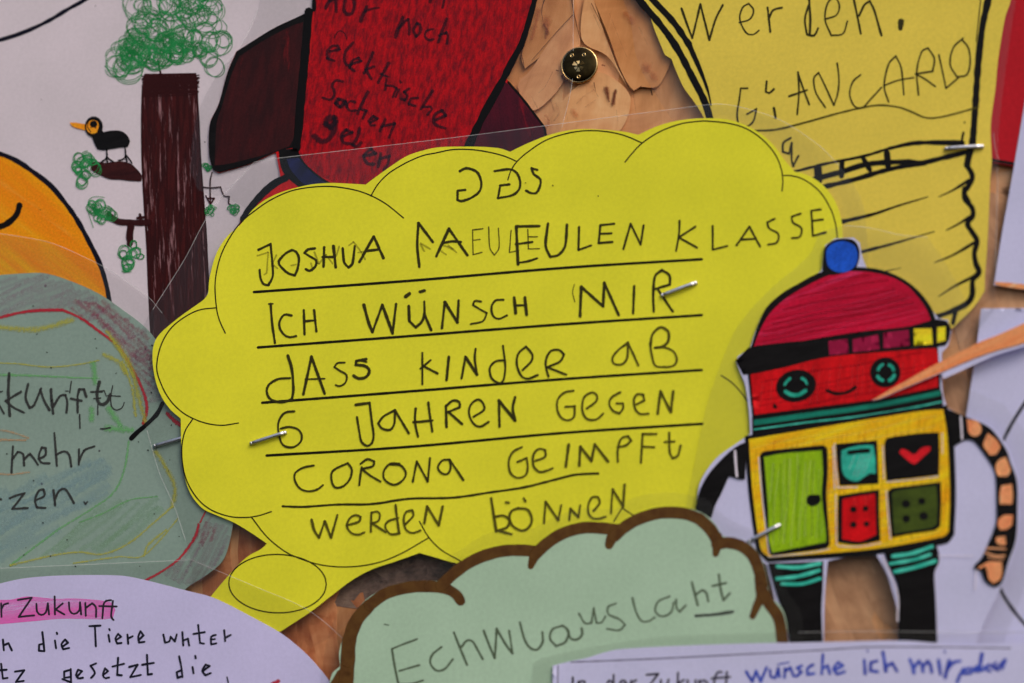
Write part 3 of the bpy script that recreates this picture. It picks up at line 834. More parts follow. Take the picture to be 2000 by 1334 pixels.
# ================================================================== light bulb sheet
def bulb():
    h = 1.65
    t = thing('bulb_cutout', 'dull yellow light bulb cut-out with thick black outline, screw thread and a pencilled sentence end', 'cutout', 1660, 300, h)
    ol = pts("1190,-120 1241,0 1268,24 1278,57 1299,108 1312,116 1322,142 1336,172 1359,204 1380,240 1420,330 1480,430 1560,560 1620,660 1750,680 1860,641 1870,632 1902,600 1923,569 1924,536 1929,468 1934,350 1937,315 1935,245 1944,175 1947,140 1951,105 1963,35 1974,0 1985,-120")
    sheet('paper', ol, h, M['bulb'], t, corner=28)
    outer = smooth_closed(ol, 28, 6)
    L = Layer(h)
    draw('bulb_outline', "w14|1110,-80 1180,0 1300,140 1400,280 1490,450 1560,590 1595,700; w13|1200,-80 1260,0 1380,130 1470,260; w13-3|1470,260 1540,420 1580,530 1598,612", L, M['marker'], t, K_TK)
    draw('bulb_outline', "w14|1810,-80 1800,0 1768,150 1745,350 1728,600 1712,800 1692,870 1682,925; w3-2|1765,-60 1745,120 1733,235", L, M['marker'], t, K_BU)
    draw('bulb_outline', "w11|1682,925 1712,985 1690,1040 1668,1080 1690,1130", L, M['marker'], t, K_BU)
    draw('bulb_outline', "w11|545,55 545,110 590,170 592,215 562,260 590,310 617,360 602,430 610,490 628,540 592,590 590,670 560,720 480,762 380,800; w10|495,755 478,835", L, M['marker'], t, K_BR)
    draw('screw_thread', "w6|640,975 720,960 900,915 1100,875 1250,830; w7-11|1250,830 1400,800 1655,800; w5|1662,742 1650,800; w11|780,1015 970,965 1130,918 1350,905 1430,910 1560,880 1700,845; w16|850,940 855,1010; w11|985,905 982,985; w11|1100,880 1140,950; w12|1235,855 1242,930; w10|820,1060 1050,1005 1200,960 1330,930 1450,912", L, M['marker'], t, K_BU)
    draw('thread_line', "w10-2|940,1250 1150,1200 1300,1150 1465,1100; w2-7|1525,1100 1600,1065 1690,1010", L, M['marker'], t, K_BU)
    draw('thread_line', "w8-2|-80,430 0,410 150,370 370,305; w2-8|440,298 520,255 592,210; w3-1|90,535 180,515; w2-8|370,485 480,440 600,370; w2-8|395,680 490,620 612,558", L, M['marker'], t, K_BR)
    Wd = lambda s, w=5.2: draw('handwritten_word', s, L, M['pencil'], t, K_BU, w)
    Wd("90,50 118,130 150,215 195,25 245,225 280,110 320,30; w4|412,128 470,110 492,60 465,22 430,45 415,110 450,185 490,195 522,172; 570,45 585,180; 575,110 600,60 650,45; 800,-20 808,100 805,200; 800,30 778,110 790,195 830,200 852,160; w4|890,110 955,85 970,30 945,-20 905,20 890,110 925,200 990,190 1015,120; 1045,-30 1070,90 1090,190; 1080,90 1110,30 1140,8 1165,60 1185,130 1205,200; w13-10|1314,122 1311,160")
    Wd("w4.2|458,495 420,495 412,560 400,640 412,700 450,710 490,680 508,610 455,640; w5|565,455 560,515 580,522 605,500; w6|605,605 615,660; w4.5|735,642 745,520 740,405; w4.5|740,410 770,500 802,585; 690,540 790,505; w4|892,602 840,520 828,440 855,408 890,480 940,590 962,520 968,440 958,355; w4|1088,420 1045,460 1028,530 1055,595 1100,602 1150,550 1205,490; w4|1245,572 1220,480 1245,360 1285,315 1315,380 1330,530; w3.5|1218,480 1300,450 1385,435; w4|1412,532 1402,400 1430,290 1465,270 1500,330 1490,400 1395,415 1450,445 1505,485; w4|1525,308 1545,400 1565,495 1635,435; w4|1660,215 1605,270 1588,360 1625,430 1680,420 1700,350 1690,270 1655,225")
    draw('wavy_line', "w5-4|480,732 620,725 800,680 1000,625 1180,590 1300,600 1370,625 1460,660 1560,650 1745,600", L, M['pencil_mid'], t, K_BU)
    Wd("w5|700,772 658,800 655,850 690,860 705,800 705,900 715,930; w5|742,872 712,930; w3|1667,682 1669,688")
    film(pts("1150,-140 1225,20 1250,130 1330,260 1500,520 1600,690 1790,700 1900,660 1945,600 1948,400 1950,310 1952,240 1975,60 2010,-140"), outer, h-0.05, t,
         [pts("1940,260 1944,290 1950,312"), pts("1948,330 1947,420 1944,520")])
bulb()

# ================================================================== pieces along the right edge
def right_pieces():
    h = 1.1
    t = thing('red_cutout', 'plain dark red cut-out with black lower edge at the right of the bulb', 'cutout', 1980, 150, h)
    ol = pts("1900,-120 2140,-120 2140,330 2030,330 1983,326 1930,316 1915,100")
    sheet('paper', ol, h, M['darkred'], t, corner=20)
    L = Layer(h)
    draw('black_edge', "w7|1925,311 1982,321 2040,328", L, M['marker'], t)
    h = 1.3
    t = thing('poster', 'white poster with orange bottom edge, upper one at the right edge', 'poster', 2010, 400, h)
    sheet('paper', pts("2010,150 2150,150 2150,585 2040,572 1941,557 1958,450 1977,345"), h, M['white_cool'], t, corner=10)
    L = Layer(h)
    patch('orange_stripe', pts("1944,551 1975,553 2040,560 2148,570 2148,583 2040,571 1960,560 1943,556"), L, M['spike'], t, corner=20)
    h = 1.2
    t = thing('poster', 'white poster with one long black curve, lower one behind the robot arm', 'poster', 1960, 900, h)
    ol = pts("1916,603 2150,601 2150,1440 1815,1440 1832,1250 1850,1060 1889,800 1907,680")
    sheet('paper', ol, h, M['white_cool'], t, corner=10)
    L = Layer(h)
    draw('curved_line', "w7|2090,690 2030,745 2000,790 1975,830 1957,868 1940,930 1934,1010 1940,1090 1953,1148 1972,1182 2000,1217 2040,1255 2080,1290", L, M['marker'], t)
right_pieces()

# ================================================================== grey-green cloud
def teal_cloud():
    h = 1.9
    t = thing('cloud_cutout', 'grey-green cloud paper with faint crayon rainbow and pencil writing, left of the yellow cloud', 'cutout', 170, 850, h)
    ol = pts("-140,560 -60,545 0,538 60,534 92,535 135,548 190,572 240,605 290,645 330,700 400,800 462,950 456,1022 439,1090 406,1122 363,1151 290,1230 -140,1250")
    sheet('paper', ol, h, M['teal'], t, corner=60)
    outer = smooth_closed(ol, 60, 6)
    L = Layer(h)
    hatch('crayon_shading', pts("-60,600 0,590 100,568 200,553 330,552 420,592 520,662 620,742 690,852 740,952 765,1040 850,1010 880,900 800,700 760,640 600,520 480,450 350,380 240,365 150,368 0,380 -60,390", K_TE), L, M['grey_soft'], t, 22, 7, 12, 1)
    hatch('crayon_shading', pts("330,545 430,480 600,520 740,640 800,760 830,1010 775,1050 740,940 690,840 620,735 520,655 420,585", K_TE), L, M['mauve_soft'], t, -42, 9, 11, 2)
    hatch('crayon_shading', pts("1075,480 1110,410 1250,475 1235,590 1190,680 1100,760 1010,825 900,800 830,770 970,665 1040,575", K_BL), L, M['grey_soft'], t, 60, 7, 11, 3)
    hatch('crayon_shading', pts("1090,430 1180,450 1240,500 1215,560 1150,560 1110,600 1075,640 1060,560 1080,500", K_BL), L, M['mauve_soft'], t, 70, 9, 7, 4)
    hatch('crayon_shading', pts("-60,300 200,240 500,120 620,160 600,300 420,430 240,560 60,680 -60,680", K_BL), L, M['blue_soft'], t, 28, 12, 20, 5)
    hatch('crayon_shading', pts("100,690 250,570 430,450 600,350 700,330 880,330 930,400 800,520 700,580 560,640 300,645", K_BL), L, M['green_soft'], t, 38, 13, 17, 6)
    draw('red_line', "w8|-40,600 0,590 100,565 200,552 330,550; w7|330,550 420,590 520,660 620,740 690,850; w8|690,850 740,950 768,1040 765,1090 750,1140", L, M['red_crayon'], t, K_TE)
    draw('red_line', "w7|1072,480 1060,530 1040,572; w6|1040,572 970,662 880,730 780,785; w4|1110,410 1080,470", L, M['red_crayon'], t, K_BL)
    draw('red_line', "w10|875,1088 905,1120 945,1150", L, M['red_crayon'], t, K_TE)
    draw('yellow_line', "w5|-40,825 100,830 250,846 400,835 520,812; w14|0,640 200,650 380,600; w12|540,780 620,820 660,880; w14|590,700 680,830 720,980 760,1130; w10|560,660 640,780 700,900; w9|640,820 690,950 710,1100", L, M['yellow_crayon'], t, K_TE)
    draw('green_line', "w8-4|-40,885 200,892 400,902 520,905; w15|490,830 500,930; w15|570,1060 630,1150; w16|560,1165 690,1175; w14|480,1120 480,1060", L, M['green_crayon'], t, K_TE)
    draw('green_line', "w6|695,35 680,150 650,250 600,325 540,370 430,440 330,500 220,580 60,700; w4|430,470 560,420 700,350 850,330", L, M['green_crayon'], t, K_BL)
    draw('yellow_line', "w6|60,700 300,645 430,630 560,640 700,580 850,455 930,385; w12|840,90 900,180 945,290 930,380; w5|400,690 640,655 760,655 850,580 960,450; w7|780,650 800,590 900,510", L, M['yellow_crayon'], t, K_BL)
    draw('orange_line', "w6|-30,1170 60,1185 150,1215; w5|-30,1230 140,1225", L, M['orange_crayon'], t, K_TE)
    draw('orange_line', "w6|-30,205 60,212 160,200; w5|-30,20 140,30", L, M['orange_crayon'], t, K_BL)
    draw('black_line', "w9|850,1035 820,1092 762,1150 720,1185 687,1218", L, M['marker'], t, K_TE)
    Wd = lambda s, w=5.5, m='pencil_grey': draw('handwritten_word', s, L, M[m], t, K_TT, w)
    Wd("w5|-40,330 0,410 40,480; w7|85,130 78,300 90,500; w6|190,290 55,370 120,425 212,472; w6|250,225 228,340 262,430 300,410 362,262; w6|355,275 390,370 435,450; w7|448,270 455,370 468,480; w6|468,420 530,325 575,320 590,380 583,472; w6|755,335 735,270 695,270 680,330 680,470; w6|620,350 715,370; w8|870,205 848,310 862,385 900,402 940,375 965,315; w5|795,292 890,290")
    Wd("985,240 968,330 975,420 1015,450 1065,430 1085,385; 940,325 1050,330; 625,200 612,300; 575,285 600,285; 855,400 855,490; 850,290 910,280 930,330; w4|697,490 700,605; w4|880,612 920,612 962,603; 820,350 880,345", 3, 'pencil_grey')
    Wd("118,765 112,870 105,992; 110,880 160,812 205,830 215,930; 222,870 265,830 300,870 335,925; 340,875 400,842 402,780 368,775 342,850 365,905 435,912; 478,650 488,780 500,935; 490,840 560,808 605,835 625,940; 692,790 690,925; 692,895 740,800 825,765")
    Wd("90,1215 150,1190 218,1172 165,1240 112,1308 245,1300; 310,1235 390,1195 385,1140 345,1148 310,1230 325,1295 400,1300; 470,1145 485,1278; 482,1225 520,1150 570,1135 610,1190 648,1258; w4|735,1245 748,1268 765,1245")
    Wd("w5|-20,1218 15,1226")
    Wd("w5|0,290 12,292")
    rnd = random.Random(21); d = []
    for i in range(34):
        x, y = rnd.uniform(5, 380), rnd.uniform(560, 1110)
        if inside(outer, [x], [y])[0]: d.append(((rnd.uniform(1.5, 2.8),), [(x, y), (x+rnd.uniform(-2, 2), y+rnd.uniform(-2, 2))]))
    strokes('speck', d, L, M['marker'], t)
    film(pts("-150,450 0,457 60,466 107,477 160,500 210,525 290,580 345,650 420,780 500,960 500,1060 470,1120 400,1180 300,1270 -150,1290"), outer, h-0.05, t,
         [pts("-60,452 0,457 60,466 107,477 160,500 210,525 290,580 318,612")])
teal_cloud()

# ================================================================== bright yellow cloud
def yellow_cloud():
    h = 2.5
    lift = lambda x, y: 0.9*sm((500-x)/230.0)*sm((1060-y)/260.0)
    t = thing('cloud_cutout', 'bright yellow cloud-shaped paper filled with six lines of pencilled capitals', 'cutout', 950, 680, h)
    ol = pts("470,440 500,405 540,380 597,363 640,358 678,359 715,361 732,348 790,308 825,295 860,288 930,287 975,290 997,297 1030,281 1080,262 1130,253 1180,254 1220,258 1247,264 1290,245 1340,234 1400,232 1440,239 1480,258 1510,283 1530,310 1552,336 1578,343 1606,361 1628,388 1641,420 1646,455 1645,500 1640,560 1600,640 1560,700 1520,800 1500,900 1470,1000 1400,1060 1300,1090 1180,1105 1000,1112 892,1100 855,1090 820,1080 775,1096 730,1111 690,1132 650,1162 606,1196 548,1234 480,1230 412,1166 430,1144 462,1108 486,1086 510,1073 522,1062 490,1040 456,1020 420,1005 395,992 372,962 358,915 355,870 354,818 332,798 314,770 303,735 299,700 302,672 314,652 345,625 375,603 400,585 408,573 411,540 424,495 445,462")
    sheet('paper', ol, h, M['yellow'], t, corner=28, lift=lift, grid=14)
    outer = smooth_closed(ol, 28, 6)
    L = Layer(h, lift)
    O = lambda s, k, w=2.7: draw('cloud_outline', s, L, M['print'], t, k, w, jit=0.03)
    O("1130,538 1040,550 960,590 890,650 840,740 820,850 845,940 890,1020 950,1080 1010,1115 1080,1140 1160,1150 1245,1138", K_TE)
    O("413,952 385,890 370,830 362,720 375,620 410,520 480,410 560,340 650,280 760,235 900,217 1010,225 1110,250 1210,300 1305,375", K_Y1)
    a2 = pts("1090,370 1150,270 1250,170 1400,80 1540,20", K_A)+pts("0,888 100,868 200,867 300,880 400,905 475,937", K_TK)
    strokes('cloud_outline', [(None, a2)], L, M['print'], t, 2.7, jit=0.03)
    O("422,1043 440,990 475,937 540,880 640,815 760,775 880,758 1000,765 1100,788 1200,830", K_TK)
    a4 = pts("1100,940 1150,880 1200,830 1300,765 1420,720 1520,705", K_TK)+pts("230,678 350,690 450,720 540,780 610,860 645,940 655,1010 650,1068", K_BU)
    strokes('cloud_outline', [(None, a4)], L, M['print'], t, 2.7, jit=0.03)
    O("1168,155 1240,158 1330,190 1430,270 1500,380 1535,480 1550,600 1545,800", K_C)
    O("1409,734 1430,748 1450,770 1470,800 1485,850", PX)
    O("68,48 30,110 15,200 30,320 80,420 150,485 240,520 320,527 390,518 452,498", K_YB)
    O("357,528 420,610 480,665 550,710 680,755 820,768 960,750 1080,705 1215,628", K_YB)
    O("110,465 160,550 230,620 340,685 420,760", K_MI)
    O("1200,392 1265,435 1330,470; 1200,392 1155,465", K_MI)
    strokes('cloud_outline', [(None, ellipse(543, 1140, 95, 57, 24, 1)+[(638, 1142)])], L, M['print'], t, 2.7, jit=0.03)
    for s in ("497,571 800,549 1100,524 1371,507", "505,679 800,657 1100,634 1371,616", "513,787 800,765 1100,741 1371,723", "522,890 800,873 1100,846 1372,828"):
        draw('ruled_line', s, L, M['print'], t, PX, 5.6, jit=0.05)
    l5 = pts("325,930 500,935 800,915 1100,910", K_G)+pts("0,865 380,855 700,810 1000,765 1300,690 1450,655 1640,645", K_H)
    strokes('ruled_line', [(None, l5)], L, M['pencil'], t, 5.6)
    Wd = lambda s, k, w=5.8, m='pencil': draw('handwritten_word', s, L, M[m], t, k, w)
    # first heading
    Wd("440,155 475,135 515,132 590,165 625,250 610,330 540,385 455,415 418,405 420,325 485,318; 740,155 880,140 945,190 962,290 905,360 770,390 790,280 870,270; 1112,145 1062,130 1080,180 1140,230 1130,300 1102,345 1055,345 1015,325", K_B)
    # first line
    Wd("105,890 200,860 192,960 185,1040 165,1055; 270,885 235,960 280,1000; 400,975 440,965; 570,955 580,990; 815,810 790,890; 900,800 940,770 1000,850 1040,920; 600,860 640,960 700,880 760,960; 980,860 1060,850", K_A, 4.5, 'pencil_faint')
    Wd("115,838 220,788 236,960 238,1070 200,1145 158,1135 132,1080 125,1012; 405,840 350,870 290,940 310,985 370,1040 430,1060 455,1000 466,910 440,855 405,840; 605,825 545,835 515,865 560,895 615,930 610,980 560,1020 525,1005; 685,815 680,985; w7|765,805 785,990; 670,900 775,900; 845,825 860,950 895,990 930,960 950,805; w6.5|990,945 1115,722 1200,910; 1045,848 1160,835", K_A)
    Wd("w6.5|80,605 205,770; w6.5|80,605 70,800 88,985; w6.5|235,895 345,655 505,885; 290,780 370,765 450,770", K_B)
    Wd("100,790 130,850; 280,850 320,880; 340,800 410,860; 100,780 180,830; 300,800 380,830", K_B, 5, 'pencil_faint')
    Wd("640,655 550,665 555,880 632,860; 555,755 615,748; 690,640 700,820 740,885 780,820 775,650; 885,670 870,860 950,845; 1030,660 1035,830 1130,828; 1040,725 1115,725", K_B, 3.0, 'pencil_mid')
    wd = parse("w6.5|1130,632 930,635 945,965; 925,790 1070,770; 950,950 1030,938 1110,912; w6.5|1205,610 1185,800 1225,900 1300,880 1355,800 1370,620; 1475,640 1470,840 1580,800; 1779,612 1660,625 1645,780 1765,770; 1655,700 1755,695", *K_B)+parse("w5|65,665 115,490 185,635 205,500", *K_C)
    strokes('handwritten_word', wd, L, M['pencil'], t, 5.5)
    Wd("455,470 450,570 430,680; 565,510 450,585 575,655; 685,505 685,670 785,645; 850,640 940,510 1015,650; 880,600 975,595; 1115,455 1065,480 1075,520 1140,560 1130,620 1070,635; 1295,420 1235,440 1240,480 1300,520 1290,580 1235,590; 1435,390 1370,400 1380,575 1470,550; 1375,470 1450,460", K_C, 4.8)
    # second line
    Wd("220,150 235,330 258,490; w4|205,152 240,150; 402,252 340,245 300,300 300,360 340,420 390,440 442,430; 508,205 515,415; 598,205 618,390; 515,302 610,292", K_D, 5.6)
    wd = parse("w7.5|1030,160 1070,310 1105,395; 1105,395 1190,160; w7.5|1190,160 1280,405; w6|1280,405 1310,150; w8|1392,88 1425,62; w7|1518,46 1556,36; w7|1420,170 1425,300; 1425,300 1480,355 1530,310 1555,240 1555,130; w7|1555,240 1615,380", *K_D)
    wd += parse("w6|285,450 310,225; w7.5|310,225 420,400; w6.5|420,400 430,210; w4.5|625,220 570,215 555,250 620,290 675,320 640,390 535,415; w5|820,205 750,210 715,270 730,345 780,370 850,340; w7|912,185 925,320; w7|1005,185 1020,335; w5|915,255 1015,250", *K_E)
    strokes('handwritten_word', wd, L, M['pencil'], t, 5.8)
    Wd("100,250 85,320 105,400", K_F, 2.2, 'pencil_mid')
    Wd("w7|150,525 160,270; w6.5|160,270 350,440; w7|350,440 360,235; w6.5|360,235 485,515; w6|620,265 610,500; w6|790,485 785,330 800,180 860,125 925,170 930,250 800,290; w6|830,300 955,485", K_F)
    # third line
    Wd("w6.5|370,600 405,720 418,900 402,990; 390,795 280,805 200,860 190,930 230,985 320,1005 400,980; w6.5|505,935 575,610 690,930; w4|520,805 690,800; w4.5|865,660 800,665 775,700 820,730 880,770 870,835 820,865 785,855; w7|1050,632 965,645 960,680 1040,690 1078,730 1050,785 985,798 942,775; w4|1055,655 985,640", K_D)
    wd = parse("w5|1538,575 1538,850; w5|1610,640 1520,715; w5.5|1545,690 1670,755", *K_D)+parse("w6|345,700 325,900; w5.5|455,890 490,700; w7|490,700 590,855; w5.5|590,855 570,720 578,630; 815,605 835,780 820,900 790,935 720,890 700,800 750,740 820,730; 985,815 1060,740 1070,680 1015,612 950,670 935,760 970,860 1030,890 1115,858; 1210,870 1188,790 1190,720 1230,650 1300,640 1345,680 1310,740 1200,790 1365,855", *K_E)
    strokes('handwritten_word', wd, L, M['pencil'], t, 5.2)
    Wd("565,755 480,820 430,890 450,940 520,940 560,880 565,755 610,850 655,950; w6|760,780 780,680 850,622 915,660 915,740 870,785 800,800; w5|758,760 770,850 800,950 870,965 960,955 990,900 960,830 880,795 800,795", K_F, 5.6, 'pencil_mid')
    # fourth line
    Wd("425,105 350,115 300,170 285,250 310,370 350,410 420,415 480,370 490,310 455,260 380,240 310,255", K_G, 5)
    wd = parse("w6.5|960,48 1080,32; 1080,32 1100,200 1115,310 1100,380 1060,405 1010,370 990,280 970,155; 1300,95 1200,150 1155,210 1190,255 1260,265 1295,210 1300,95; w6|1300,95 1420,295; w6|1480,80 1475,200 1500,325; w6|1590,30 1605,150 1625,280; 1460,200 1625,185", *K_G)
    wd += parse("w6|325,240 320,60; w6|320,60 380,12 435,25 440,70 340,110; w6|340,110 460,215", *K_H)+parse("560,1220 650,1160 640,1100 600,1070 540,1110 520,1190 560,1280 620,1305 690,1265; w6|785,1305 780,1080; w7.5|780,1080 920,1250; w6.5|920,1250 900,1150 920,1050", *K_E)
    strokes('handwritten_word', wd, L, M['pencil'], t, 5.4)
    Wd("315,15 240,30 180,90 175,180 210,250 270,272 320,240 325,150 245,155; 430,170 510,110 520,60 480,30 410,70 390,170 420,250 480,270 530,255 572,215; 720,30 650,70 625,130 660,190 715,212 745,170 745,125 690,125; 860,135 930,100 920,50 870,45 840,90 850,170 890,215 965,215; w6.5|1045,215 1070,20 1160,200 1180,20", K_I, 5.4, 'pencil_mid')
    # fifth line
    wd = parse("595,575 500,595 435,640 430,700 470,770 540,798 620,785 675,745; 890,555 790,600 750,640 750,710 780,765 850,755 910,690 925,610 890,555; 1010,590 1000,660 990,745; 1002,560 1060,520 1120,540 1110,580 1010,605; 1010,605 1090,665 1175,715; 1340,560 1260,560 1205,620 1205,690 1260,735 1310,740 1370,700 1395,640 1350,575 1260,565; 1455,715 1490,540 1585,715 1605,510", *K_G)+parse("350,525 290,530 250,590 280,640 330,650 360,600 350,525; w5.5|350,525 410,610 470,700", *K_H)
    strokes('handwritten_word', wd, L, M['pencil'], t, 5.0)
    wd = parse("980,415 900,460 865,540 880,640 940,682 1010,660 1030,590 1020,510 940,545; 1095,535 1180,500 1180,440 1130,430 1080,480 1080,580 1130,630 1180,625 1245,600; w7|1385,395 1360,585", *K_H)+parse("w6.5|365,665 375,500; w6.5|375,500 470,625 500,480; w7|500,480 615,630; 700,635 700,520 730,430 790,410 815,450 770,490 700,505; 900,640 915,390; w6|915,390 1035,390; 915,500 1015,505; 1145,380 1150,550 1175,600 1220,580 1245,490; 1105,460 1190,455", *K_I)
    strokes('handwritten_word', wd, L, M['pencil_mid'], t, 5.4)
    # sixth line
    Wd("w6.5|575,1045 600,1140 640,1200; 640,1200 690,1060; w6.5|690,1060 745,1200; 745,1200 800,1005; 880,1095 990,1060 1000,1020 960,1005 910,1030 882,1100 920,1160 980,1175 1035,1155; 1090,1150 1095,985; 1095,985 1150,975 1170,1010 1150,1060 1090,1075; 1100,1075 1220,1155; w6|1305,920 1320,1050 1335,1155; 1330,1030 1240,1060 1215,1110 1260,1170 1340,1165; 1390,1085 1460,1010 1450,965 1400,975 1375,1040 1395,1130 1450,1160 1520,1140; w6|1555,1075 1580,930 1680,1095 1715,930", K_G, 5.4, 'pencil_mid')
    wd = parse("w7|712,860 735,1010 755,1145; w6|750,1020 820,1010 870,1050 850,1110 770,1140; w6|770,1140 890,1172; w6|840,895 865,898; w6|995,860 1010,885; w6|950,945 890,970 870,1030 900,1100 980,1140 1040,1110 1065,1040 1030,960 950,945; 1170,1075 1185,890; w6|1185,890 1295,1050; 1295,1050 1320,920; 1390,1050 1400,950; w6|1400,950 1470,1025; 1470,1025 1485,920; 1600,970 1655,900 1640,850 1590,850 1555,920 1560,1000 1600,1035 1650,1035 1705,1020", *K_H)+parse("640,1080 655,870; w6|655,870 745,1020; w6|745,1020 758,830", *K_I)
    strokes('handwritten_word', wd, L, M['pencil_mid'], t, 5.2)
    draw('speck', "w3|1243,278 1248,282; w2.5|1640,370 1643,373; w2.5|1008,255 1012,258", L, M['pencil_mid'], t, K_B)
    film(pts("498,317 540,310 880,270 1360,208 1410,204 1470,216 1530,238 1600,285 1660,350 1690,420 1690,600 1640,800 1560,1000 1500,1100 1200,1150 1000,1150 900,1140 760,1150 620,1260 480,1300 380,1200 374,1095 363,1053 341,988 312,922 290,850 276,790 262,730 268,680 290,620 360,510 397,440 428,393"),
         outer, h-0.05, t, [pts("498,317 540,310 880,270 1150,235 1360,208"), pts("1360,208 1410,204 1470,216 1530,238 1600,285 1640,325"), pts("498,317 428,393 397,440 360,510 300,605"),
                            pts("288,840 312,922 341,988 363,1053")], lift=lift, ew=1.8)
yellow_cloud()

# ================================================================== white oval sheet
def oval():
    h = 3.2
    t = thing('oval_sheet', 'white rounded sheet with a pink-highlighted heading and black handwriting', 'paper', 250, 1260, h)
    ol = pts("-140,1180 -60,1155 0,1140 54,1129 127,1124 232,1124 276,1131 363,1153 421,1169 500,1209 551,1238 592,1271 619,1299 647,1334 690,1400 700,1480 -140,1480")
    sheet('paper', ol, h, M['lavender'], t, corner=30)
    outer = smooth_closed(ol, 30, 6)
    L = Layer(h)
    patch('pink_highlight', pts("-60,885 60,885 150,868 300,880 400,878 540,888 605,900 625,940 612,985 560,992 350,988 200,1000 0,1018 -60,1020", K_BL), L, M['pink_wash'], t, corner=40)
    draw('printed_word', "10,905 12,978; 12,935 25,912 48,905; 100,887 175,875 105,978 188,970; 200,908 204,950 225,968 250,955 262,905; 262,905 268,965; 298,868 300,965; 342,905 303,938 350,965; 375,900 380,945 402,962 430,945 435,900; 435,900 441,965; 463,903 466,972; 465,930 500,905 520,925 521,978; 602,888 575,892 562,910 555,985; 538,920 632,922; 612,892 602,975 615,995", L, M['print_dark'], t, K_BL, 4.2, jit=0.03)
    Wd = lambda s, w=4.6: draw('handwritten_word', s, L, M['fineliner'], t, K_BL, w)
    Wd("20,1100 25,1158; 25,1130 50,1120 68,1158")
    Wd("232,1060 238,1110 243,1162; 238,1122 215,1128 214,1160 240,1162; 300,1105 306,1146; 310,1063 312,1070; 342,1137 370,1117 355,1100 335,1125 345,1152 376,1145")
    Wd("485,1028 545,1025; 515,1028 520,1136; 588,1075 594,1112; 592,1043 595,1050; 630,1102 656,1085 640,1070 625,1095 635,1121 658,1118; 690,1073 694,1122; 693,1095 718,1082; 750,1102 776,1078 760,1055 748,1085 753,1116 782,1112")
    Wd("883,1073 892,1116 915,1110 922,1085 945,1110 955,1072; 985,1060 990,1132; 990,1105 1015,1095 1022,1132; 1070,1022 1080,1118 1102,1122; 1045,1070 1105,1060; 1165,1075 1140,1085 1140,1126 1168,1120; 1140,1100 1160,1097; 1210,1050 1215,1108; 1215,1090 1245,1075")
    Wd("10,1230 20,1310 45,1306; -5,1265 40,1262; 85,1272 135,1265 90,1328 132,1322")
    Wd("385,1262 350,1272 350,1306 385,1300; 385,1258 387,1330 340,1312; 418,1300 446,1270 425,1262 414,1290 425,1308 450,1305; 522,1228 492,1240 515,1280 495,1305; 558,1292 586,1270 570,1255 558,1290 572,1308 592,1303; 640,1198 635,1290 660,1292; 610,1245 672,1230; 700,1247 745,1235 705,1302 762,1290; 795,1183 800,1288 822,1285; 770,1235 832,1225")
    Wd("968,1190 980,1250 986,1302; 980,1265 955,1275 960,1306 985,1297; 1040,1248 1046,1282; 1055,1188 1057,1200; 1095,1270 1132,1242 1110,1235 1093,1268 1110,1291 1138,1280; w3|1225,1302 1232,1332")
    draw('pink_mark', "w10|533,1336 545,1330", L, M['red_crayon'], t)
    film(pts("-150,1112 0,1110 345,1095 374,1093 443,1122 500,1146 608,1195 700,1270 760,1360 770,1490 -150,1490"), outer, h-0.05, t,
         [pts("-60,1111 0,1110 345,1095 374,1093"), pts("374,1093 443,1122 500,1146 608,1195 700,1275")])
oval()

